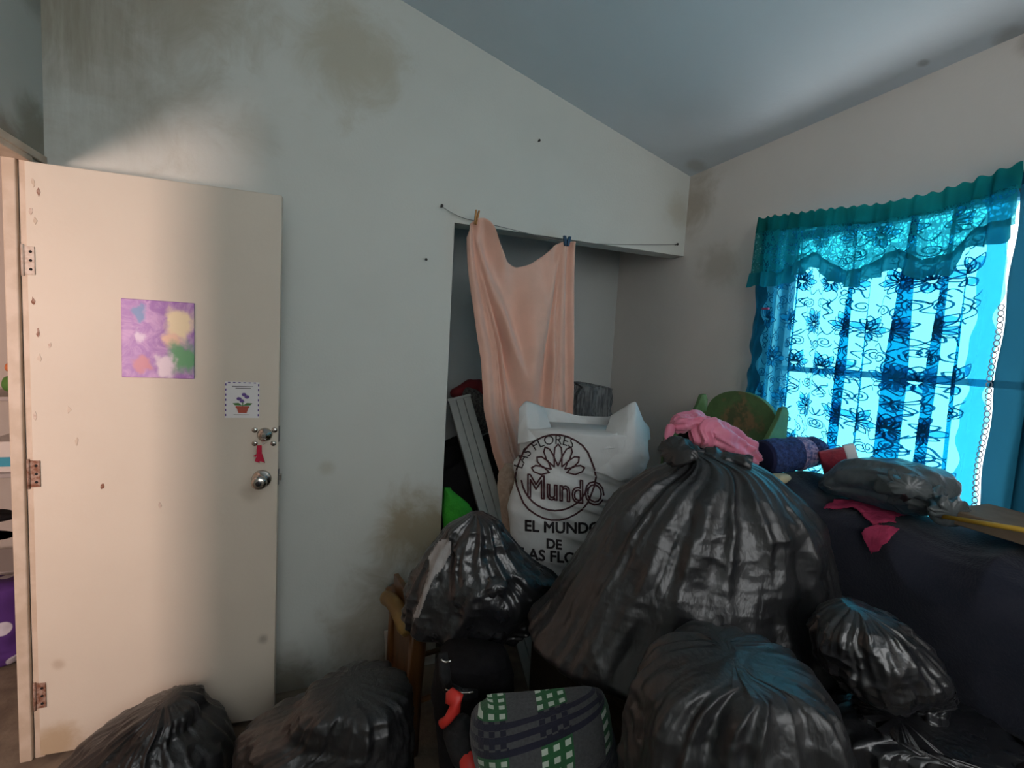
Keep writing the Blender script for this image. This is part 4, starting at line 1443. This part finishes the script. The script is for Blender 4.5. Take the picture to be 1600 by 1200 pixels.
# pink satin garment heaped behind the big bag, with black cloth in it
pg = thing('satin_garment', 'pink satin garment heaped behind the knot of the largest bag', 'clothes', V(1110, 800, 1.64) * np.array([1, 1, 0]) + np.array([0, 0, TZ]))
body('black_lining', m_blackcloth, 1.66, [(1062, 676), (1054, 690), (1050, 720), (1052, 780), (1060, 1000)], [(1095, 668), (1122, 690), (1140, 712), (1142, 760), (1142, 1000)], TZ + .002, .05, .03, amp=.010, sc=11, seed=29, parent=pg, gpow=.3, n=90, rows=120)
roll('satin_fold', m_satin, [(*V(1097, 700, 1.58), .024, .026), (*V(1102, 676, 1.59), .032, .036), (*V(1124, 682, 1.60), .040, .040), (*V(1146, 692, 1.61), .042, .042), (*V(1166, 708, 1.62), .032, .034), (*V(1184, 722, 1.63), .012, .014)], amp=.012, sc=13, seed=12, parent=pg, n=90, rows=110, vf=.010, endround=.06)
roll('satin_fold', m_satin, [(*V(1048, 664, 1.60), .018, .014), (*V(1064, 660, 1.60), .028, .022), (*V(1086, 657, 1.61), .030, .024), (*V(1104, 662, 1.62), .026, .024)], amp=.010, sc=16, seed=14, parent=pg, n=70, rows=70, vf=.009)
roll('satin_edge', m_satin, [(*V(1050, 662, 1.585), .012, .018), (*V(1044, 682, 1.58), .010, .014), (*V(1043, 702, 1.58), .009, .012), (*V(1046, 726, 1.585), .008, .010)], amp=.003, sc=16, seed=15, parent=pg, n=30, rows=40)

# ------------------------------------------------------------------ inside the closet
hp = []
xs_, ys_ = np.linspace(OX + .012, R - .012, 90), np.linspace(D + .13, D + CD - .012, 50)
Xg, Yg = np.meshgrid(xs_, ys_)
hz2 = .95 + .10 * noise(np.stack([Xg * 4, Yg * 4, Xg * 0], -1), 4) + .05 * crumple(np.stack([Xg, Yg, Xg * 0], -1), 6, 8) - .10 * np.clip((Xg - 1.35) / .4, 0, 1)
hz2 *= np.clip((Yg - (D + .12)) / .12, .0, 1) ** .4
hm = gridmesh('clothes_heap', np.stack([Xg, Yg, np.maximum(hz2, 0)], -1), m_blackcloth)
tag(hm, 'heap of dark clothes filling the bottom of the closet', 'clothes')

# ribbed plank leaning in the closet
pt_, pb_ = on(718, 624, 1, 2.47), on(772, 812, 1, 2.14)
dirv = (pt_ - pb_) / np.linalg.norm(pt_ - pb_)
foot = pb_ - dirv * ((pb_[2] - .01) / dirv[2])
LN = float(np.linalg.norm(pt_ - foot))
xv = np.array([.97, -.24, 0.0])
xv -= dirv * (xv @ dirv)
xv /= np.linalg.norm(xv)
yv = np.cross(dirv, xv)
PM = Matrix(((xv[0], yv[0], dirv[0], foot[0]), (xv[1], yv[1], dirv[1], foot[1]), (xv[2], yv[2], dirv[2], foot[2]), (0, 0, 0, 1)))
pk_ = thing('ribbed_plank', 'pale grey ribbed metal plank leaning inside the closet', 'plank', foot)
front_y = -.012 if (PM.to_3x3() @ Vector((0, -1, 0))).dot(Vector((-.36, -.93, 0))) > 0 else .012
sgn = -1 if front_y < 0 else 1
for k in range(3):
    box('rib', (-.060 + .040 * k, 0, 0), (-.022 + .040 * k, sgn * .016, LN), m_slat, pk_, .0025, PM)
box('back_plate', (-.062, -sgn * .03, 0), (.062, 0, LN - .004), m_slat_d, pk_, .002, PM)
box('end_cap', (-.063, -sgn * .032, LN - .004), (.063, sgn * .018, LN + .012), m_slat, pk_, .003, PM)

# green cloth at the closet corner
gcl = body('green_cloth', m_green, 2.24, [(696, 762), (694, 790), (694, 830), (694, 1000)], [(702, 764), (722, 778), (738, 800), (742, 840), (742, 1000)], .002, .04, .03, amp=.012, sc=10, seed=37, gpow=.3, n=60, rows=90)
tag(gcl, 'bright green cloth bundled at the foot of the closet corner', 'cloth')
# grey knitted cap, red cloth, striped bundle, beige towel
kn = roll('knit_cap', m_knit, [(*on(728, 606, 1, 2.56), .03, .02), (*on(740, 628, 1, 2.56), .055, .070), (*on(750, 655, 1, 2.56), .045, .06), (*on(756, 678, 1, 2.56), .03, .04)], amp=.006, sc=16, n=50, rows=50, seed=3)
tag(kn, 'grey knitted cap resting against the ribbed plank', 'cap')
rd = roll('red_cloth', m_red, [(*on(704, 618, 1, 2.68), .03, .025), (*on(735, 605, 1, 2.68), .05, .04), (*on(770, 610, 1, 2.68), .05, .05)], amp=.008, sc=16, n=40, rows=40, seed=5)
tag(rd, 'dark red cloth on the heap at the back of the closet', 'cloth')
sb_ = body('striped_bundle', m_stripe, 2.50, [(893, 602), (880, 612), (872, 640), (870, 680), (868, 800)], [(915, 599), (948, 605), (952, 612), (952, 640), (960, 680), (965, 800)], 1.0 - .05, .07, .07, amp=.014, sc=9, seed=23, vfold=.016, gpow=.3, n=90, rows=70)
tag(sb_, 'grey striped cloth bundle on the closet heap behind the white bag', 'cloth')
bt_ = body('beige_towel', m_beige, 1.93, [(790, 727), (781, 738), (779, 770), (784, 800), (790, 850)], [(800, 726), (815, 735), (822, 770), (822, 810), (820, 850)], float(sz(800, 905, 1.93)[1]), .04, .04, amp=.006, sc=12, seed=3, gpow=.3, n=50, rows=50)
tag(bt_, 'beige towel squeezed beside the white bag under the peach sheet', 'towel')


# ------------------------------------------------------------------ unseen rear window and diffuser sheet, added behind the camera to light the room
wr_ = thing('added_rear_window', 'x', 'x', (.45, -1.65, 1.0))
for k in ('label', 'category'):
    del wr_[k]
wr_['kind'] = 'structure'
m_diffuser, t, b = nt('light_diffuser')
tl = nd(t, 'ShaderNodeBsdfTranslucent')
tl.inputs[0].default_value = (.80, .80, .79, 1)
df = nd(t, 'ShaderNodeBsdfDiffuse')
df.inputs[0].default_value = (.2, .2, .2, 1)
mx = nd(t, 'ShaderNodeAddShader')
t.links.new(tl.outputs[0], mx.inputs[0])
t.links.new(df.outputs[0], mx.inputs[1])
t.links.new(mx.outputs[0], t.nodes['Material Output'].inputs[0])
mesh('diffuser_sheet', [(-.82, -1.645, 1.41), (1.72, -1.645, 1.41), (1.72, -1.645, 2.96), (-.82, -1.645, 2.96)], [(0, 1, 2, 3)], m_diffuser, wr_, False)
for x in (-.8, .45, 1.7):
    box('frame_bar', (x - .02, -1.69, 1.42), (x + .02, -1.66, 2.95), m_frame, wr_, .003)

# ------------------------------------------------------------------ the window
wy0, wy1, wz0, wz1 = .70, 1.545, 1.0, 2.075
wn = thing('window_1', 'x', 'x', (R + .05, (wy0 + wy1) / 2, wz0))
for k in ('label', 'category'):
    del wn[k]
wn['kind'] = 'structure'
for (a_, b_) in (((R + .03, wy0, wz0), (R + .07, wy0 + .03, wz1)), ((R + .03, wy1 - .03, wz0), (R + .07, wy1, wz1)), ((R + .03, wy0, wz0), (R + .07, wy1, wz0 + .03)), ((R + .03, wy0, wz1 - .03), (R + .07, wy1, wz1))):
    box('frame_bar', a_, b_, m_darkmetal, wn, .002)
box('cross_bar', (R + .028, wy0 + .02, 1.500), (R + .062, wy1 - .02, 1.522), m_darkmetal, wn, .002)
box('pane', (R + .048, wy0 + .02, wz0 + .02), (R + .052, wy1 - .02, 1.505), m_glass, wn)
box('pane', (R + .048, wy0 + .02, 1.518), (R + .052, wy1 - .02, wz1 - .02), m_glass, wn)

# ------------------------------------------------------------------ curtain
CX = R - .062
folds = [(.24, .022, .018, .02), (.36, .03, .03, .02), (.49, .045, .060, .03), (.58, .02, .022, .02), (.72, .052, .090, .045), (.845, .036, .050, .035), (.91, .022, .026, .02)]
CY0, CY1 = 1.578, .775


def ztop_(Y):
    return np.interp(-np.asarray(Y), [-1.60, -1.53, -1.3, -1.1, -.95, -.85, -.77, -.70], [2.125, 2.12, 2.094, 2.066, 2.062, 2.07, 2.085, 2.10])


def cmap(u, v, off=0.0, ln=1.12, amp=1.0):
    """u 0..1 across (left to right in the photo), v 0..1 down."""
    u, v = np.asarray(u, float), np.asarray(v, float)
    y = CY0 + (CY1 - CY0) * u
    x = CX + 0 * u
    loose = .45 + .55 * np.clip(v * 2.2, 0, 1)
    for (u0, w, B, C) in folds:
        uu_ = u + .012 * (v - .5) * math.sin(u0 * 40)
        q = (uu_ - u0) / w
        y = y + B * loose * q * np.exp(-q * q) * 1.6
        x = x - C * loose * np.exp(-q * q) + C * .4 * loose * np.exp(-(q - 1.3) ** 2)
    x = x - .008 * np.sin(u * 60 + .8 * np.sin(v * 3)) * loose - .005 * np.sin(u * 131 + 1)
    z = ztop_(y) - .02 - v * ln
    return np.stack([x - off, y + 0 * v, z + 0 * u], -1)


cu_ = thing('curtain', 'turquoise flowered lace curtain panel glowing in front of the window', 'curtain', (CX, 1.2, 1.0))
un = np.linspace(0, 1, 260)[None, :]
vn = np.linspace(0, 1, 60)[:, None]
gridmesh('net', cmap(un + 0 * vn, vn + 0 * un), m_sheer, cu_)

# embroidered motif lines, drawn in cloth metres
CW_, CL_ = 1.05, 1.12
random.seed(11)


def motif():
    """One sprig: a fan-shaped bloom, leaves, curls and tendrils."""
    Ls, fills = [], []
    tpt = np.linspace(0, 1, 13)

    def petal(a, r0, r1, w):
        ax_ = np.array([math.sin(a), math.cos(a)])
        nx_ = np.array([ax_[1], -ax_[0]])
        prof = np.sin(tpt * math.pi) ** .8 * w
        lo = np.array([0, -.028]) + ax_ * (r0 + (r1 - r0) * tpt[:, None]) + nx_ * prof[:, None]
        hi = np.array([0, -.028]) + ax_ * (r0 + (r1 - r0) * tpt[:, None]) - nx_ * prof[:, None]
        return lo, hi
    for k, a in enumerate(np.linspace(-1.35, 1.35, 7)):
        lo, hi = petal(a, .008, .062 - .010 * (k % 2), .012)
        Ls += [lo, hi]
        if k % 2 == 0:
            fills.append(np.concatenate([lo[2:-2], hi[2:-2][::-1]]))
    for a in (-.45, .1, .55):
        lo, hi = petal(a, .004, .036, .008)
        Ls += [lo, hi]
    # scalloped base leaves
    for sg in (-1, 1):
        for (a, ln_) in ((1.75, .050), (2.25, .045), (2.75, .036)):
            lo, hi = petal(sg * a, .006, ln_, .009)
            Ls += [lo, hi]
        fills.append(np.concatenate([lo[2:-2], hi[2:-2][::-1]]))
    q = np.linspace(0, 1, 16)
    Ls.append(np.stack([.014 * np.sin(q * 5.5), -.055 - .065 * q], -1))
    Ls.append(np.stack([.030 + .045 * q, -.075 + .014 * np.sin(q * 6)], -1))
    Ls.append(np.stack([-.030 - .045 * q, -.050 + .014 * np.sin(q * 6 + 1)], -1))
    for (cx, cy, sg) in ((.062, .042, 1), (-.060, -.094, -1), (.055, -.108, 1)):
        q = np.linspace(0, 1, 24)
        rd_ = .020 * (1 - q * .8)
        an = q * 3.4 * math.pi * sg
        Ls.append(np.stack([cx + rd_ * np.cos(an), cy + rd_ * np.sin(an)], -1))
    for (cx, cy, ln_, ph_) in ((-.072, .035, .06, 0), (-.022, -.105, .05, 2)):
        q = np.linspace(0, 1, 16)
        Ls.append(np.stack([cx + .009 * np.sin(q * 9 + ph_), cy + ln_ * (q - .5)], -1))
    return Ls, fills


def ribbons(lines, width, mp, name, mat, parent):
    vs, fs = [], []
    for ln_ in lines:
        ln_ = np.asarray(ln_)
        t = np.gradient(ln_, axis=0)
        t /= np.linalg.norm(t, axis=1)[:, None] + 1e-9
        n = np.stack([-t[:, 1], t[:, 0]], -1) * width / 2
        a, b = ln_ - n, ln_ + n
        i = sum(len(x) for x in vs)
        vs += [a, b]
        k = len(ln_)
        for j in range(k - 1):
            fs.append((i + j, i + j + 1, i + k + j + 1, i + k + j))
    vs = np.concatenate(vs)
    return mesh(name, mp(vs), fs, mat, parent, True)


def fillmesh(polys, mp, name, mat, parent):
    vs, fs = [], []
    i = 0
    for p in polys:
        vs.append(p)
        fs.append(tuple(range(i, i + len(p))))
        i += len(p)
    return mesh(name, mp(np.concatenate(vs)), fs, mat, parent, True)


lines, fills = [], []
tu, tv = .138, .158
for j in range(-1, 9):
    for i in range(-1, 10):
        base = np.array([(i + (.5 if j % 2 else 0)) * tu + random.uniform(-.008, .008), .20 + j * tv])
        ls, fl = motif()
        rot = random.uniform(-.25, .25)
        sgn_ = random.choice((-1, 1))
        Rm = np.array([[math.cos(rot) * sgn_, -math.sin(rot)], [math.sin(rot) * sgn_, math.cos(rot)]])
        for src, dst in ((ls, lines), (fl, fills)):
            for p in src:
                q = p @ Rm.T
                q = np.stack([q[:, 0] + base[0], -q[:, 1] + base[1]], -1)
                if q[:, 0].min() > .03 and q[:, 0].max() < CW_ - .05 and q[:, 1].min() > .01 and q[:, 1].max() < CL_ - .01:
                    dst.append(q)
mpc = lambda off: (lambda a: cmap(a[:, 0] / CW_, a[:, 1] / CL_, off))
r_ = ribbons(lines, .0034, mpc(.002), 'embroidery', m_cord, cu_)
r_['kind'] = 'stuff'
f_ = fillmesh(fills, mpc(.001), 'woven_petals', m_fill, cu_)
f_['kind'] = 'stuff'
# ruffled side edges
for (u0, sg, nm, mtt) in ((.0, 1, 'side_ruffle', m_panel), (.955, -1, 'side_ruffle', m_fill)):  # left ruffle gets the darkened tone, shade put into its colour
    vv_ = np.linspace(0, 1, 200)[:, None]
    ww = np.linspace(0, 1, 10)[None, :]
    Pm = cmap(np.full_like(vv_, u0 + .02) + 0 * ww, vv_ + 0 * ww, .006)
    wid = .05 + .012 * np.sin(vv_ * 34) + .006 * np.sin(vv_ * 71)
    Pm[..., 1] += (.5 - ww) * 2 * wid * (.5 if sg > 0 else .55) * 1.0
    Pm[..., 0] -= .016 * np.sin(vv_ * 60 + ww * 1.5) * np.abs(ww - .3)
    gridmesh(nm, Pm, mtt, cu_)
# valance: header, lace skirt, ruffle
va = thing('valance', 'dark teal lace valance with ruffled hem along the curtain top', 'valance', (CX - .03, 1.2, 1.85))
yv_ = np.linspace(1.585, .75, 310)[None, :]
hemz = np.interp(-yv_, [-1.585, -1.52, -1.45, -1.38, -1.30, -1.22, -1.17, -1.10, -1.02, -.95, -.88, -.82, -.69], [1.86, 1.86, 1.845, 1.875, 1.905, 1.85, 1.82, 1.835, 1.875, 1.83, 1.835, 1.90, 1.92])
gather = lambda y, k: .010 * np.sin(y * 95 + 1.3 * np.sin(y * 23)) + .006 * np.sin(y * 171 + k)


def strip(name, za, zb_, mat, dx, k, rows=18, ripple=1.0):
    v_ = np.linspace(0, 1, rows)[:, None]
    Zs = za * (1 - v_) + zb_ * v_
    Xs = CX - dx + gather(yv_, k) * ripple * (.4 + .6 * v_) - .008 * np.sin(yv_ * 40) * v_
    uvs = np.stack(np.broadcast_arrays(yv_ * 1.25, Zs), -1)
    return gridmesh(name, np.stack(np.broadcast_arrays(Xs, yv_, Zs), -1), mat, va, uv=uvs)


zt2 = ztop_(yv_)
strip('header', zt2 + .012 + .004 * np.sin(yv_ * 160), zt2 - .052, m_valh, .040, 0, 10)
strip('lace_skirt', zt2 - .045, hemz + .03, m_val, .046, 1, 26)
strip('hem_ruffle', hemz + .045, hemz - .012 + .006 * np.sin(yv_ * 70), m_valr, .056, 2, 12, 1.7)
# rod cord behind
rod = tubemesh('curtain_cord', np.stack([np.full(30, CX - .012), np.linspace(1.60, .25, 30), ztop_(np.linspace(1.60, .25, 30)) - .02], -1), .004, m_string, None, 8)
rod.name = 'curtain_wire'
tag(rod, 'thin wire carrying the turquoise curtains above the window', 'wire')
# right-hand dark panel
pn_ = thing('curtain', 'blue curtain panel, toned dark for shade, at the right edge with pale crochet trim', 'curtain', (CX - .05, .5, 1.0))
yp = np.linspace(.735, .22, 150)[None, :]
vp = np.linspace(0, 1, 60)[:, None]
Zp = 2.11 - vp * 1.05
Yp = yp + .003 * np.sin(vp * 26) * np.exp(-((yp - .735) / .05) ** 2) - .02 * (1 - vp) * np.exp(-((yp - .735) / .1) ** 2) * 0
Xp = CX - .045 - .022 * np.sin(yp * 70 + .6 * np.sin(vp * 4)) - .012 * np.sin(yp * 31)
gridmesh('cloth', np.stack(np.broadcast_arrays(Xp, Yp, Zp), -1), m_panel, pn_)
hd_ = np.stack(np.broadcast_arrays(CX - .06 - .012 * np.sin(yp * 120), yp, 2.135 + .006 * np.sin(yp * 150) - np.linspace(0, 1, 8)[:, None] * .10), -1)
gridmesh('header', hd_, m_panel, pn_)
lp_ = []
for k in range(46):
    zc = 1.72 - k * .016
    aa = np.linspace(0, 2 * math.pi, 10)
    lp_.append(np.stack([.746 + .003 * math.sin((2.11 - zc) * 24.7) * .9 + .0065 * np.cos(aa), zc + .0075 * np.sin(aa)], -1))
tr_ = ribbons(lp_, .0028, lambda a: np.stack([np.full(len(a), CX - .055), a[:, 0], a[:, 1]], -1), 'crochet_trim', m_trimw, pn_)
tr_['kind'] = 'stuff'
# pink clip at the curtain edge
pcp = on(1198, 482, 0, CX - .03)
pc = box('pink_clip', (pcp[0] - .004, pcp[1] - .010, pcp[2] - .004), (pcp[0] + .006, pcp[1] + .022, pcp[2] + .004), m_pinkclip, None, .002)
tag(pc, 'tiny pink clip on the left edge of the lace curtain', 'clip')

# ------------------------------------------------------------------ things seen through the doorway
sh_ = thing('shelf', 'grey shelf board on the wall of the next room', 'shelf', (-1.35, 2.95, 1.15))
box('board', (-1.75, 2.95, 1.15), (-.98, 3.25, 1.17), m_hallgrey, sh_, .003)
box('board', (-1.75, 2.95, .78), (-.98, 3.25, .80), m_hallgrey, sh_, .003)
box('upright', (-1.77, 2.95, 0), (-1.75, 3.25, 1.4), m_hallgrey, sh_, .003)
box('upright', (-.98, 2.95, 0), (-.96, 3.25, 1.4), m_hallgrey, sh_, .003)
box('board', (-1.75, 2.95, .30), (-.98, 3.25, .32), m_hallgrey, sh_, .003)
for (x, mt, nm, lab, w, h) in ((-1.40, m_hallgreen, 'toy', 'small green toy on the shelf in the next room', .05, .05), (-1.395, m_orange, 'toy', 'small orange toy on top of the green one next door', .04, .03)):
    z = 1.171 if mt is m_hallgreen else 1.271
    o = roll(nm, mt, [(x - w, 3.06, z + h, .03, h * .6), (x, 3.06, z + h, .04, h), (x + w, 3.06, z + h, .03, h * .7)], amp=.003, n=24, rows=24)
    tag(o, lab, 'toy', 'toys on the next room shelf')
bo2 = thing('storage_box', 'white and blue box on the middle shelf in the next room', 'box', (-1.3, 2.9, .8))
box('carton', (-1.5, 2.98, .801), (-1.12, 3.22, .95), m_hallwhite, bo2, .004)
box('blue_label', (-1.5, 2.975, .83), (-1.12, 2.9805, .875), m_blueitem, bo2)
dkb = body('dark_clothes', m_blackcloth, 2.05, [(-60, 810), (-70, 850), (-70, 900)], [(25, 806), (32, 850), (34, 900)], .66, .06, .06, amp=.012, n=40, rows=30, gpow=.2)
wc = body('white_cloth', m_hallwhite, 2.05, [(-60, 888), (-70, 905), (-70, 930)], [(28, 884), (33, 905), (34, 925)], .58, .07, .07, amp=.01, n=40, rows=24, gpow=.2)
pc_ = body('purple_bedding', m_purple, 2.05, [(-60, 915), (-80, 1000), (-80, 1150)], [(33, 915), (36, 1000), (36, 1150)], .002, .09, .09, amp=.014, n=50, rows=50, gpow=.2)
tag(dkb, 'dark clothes folded on the white cloth beyond the doorway', 'clothes')
tag(wc, 'white folded cloth on the purple bedding beyond the doorway', 'cloth')
tag(pc_, 'purple and white printed bedding piled beyond the doorway', 'bedding')
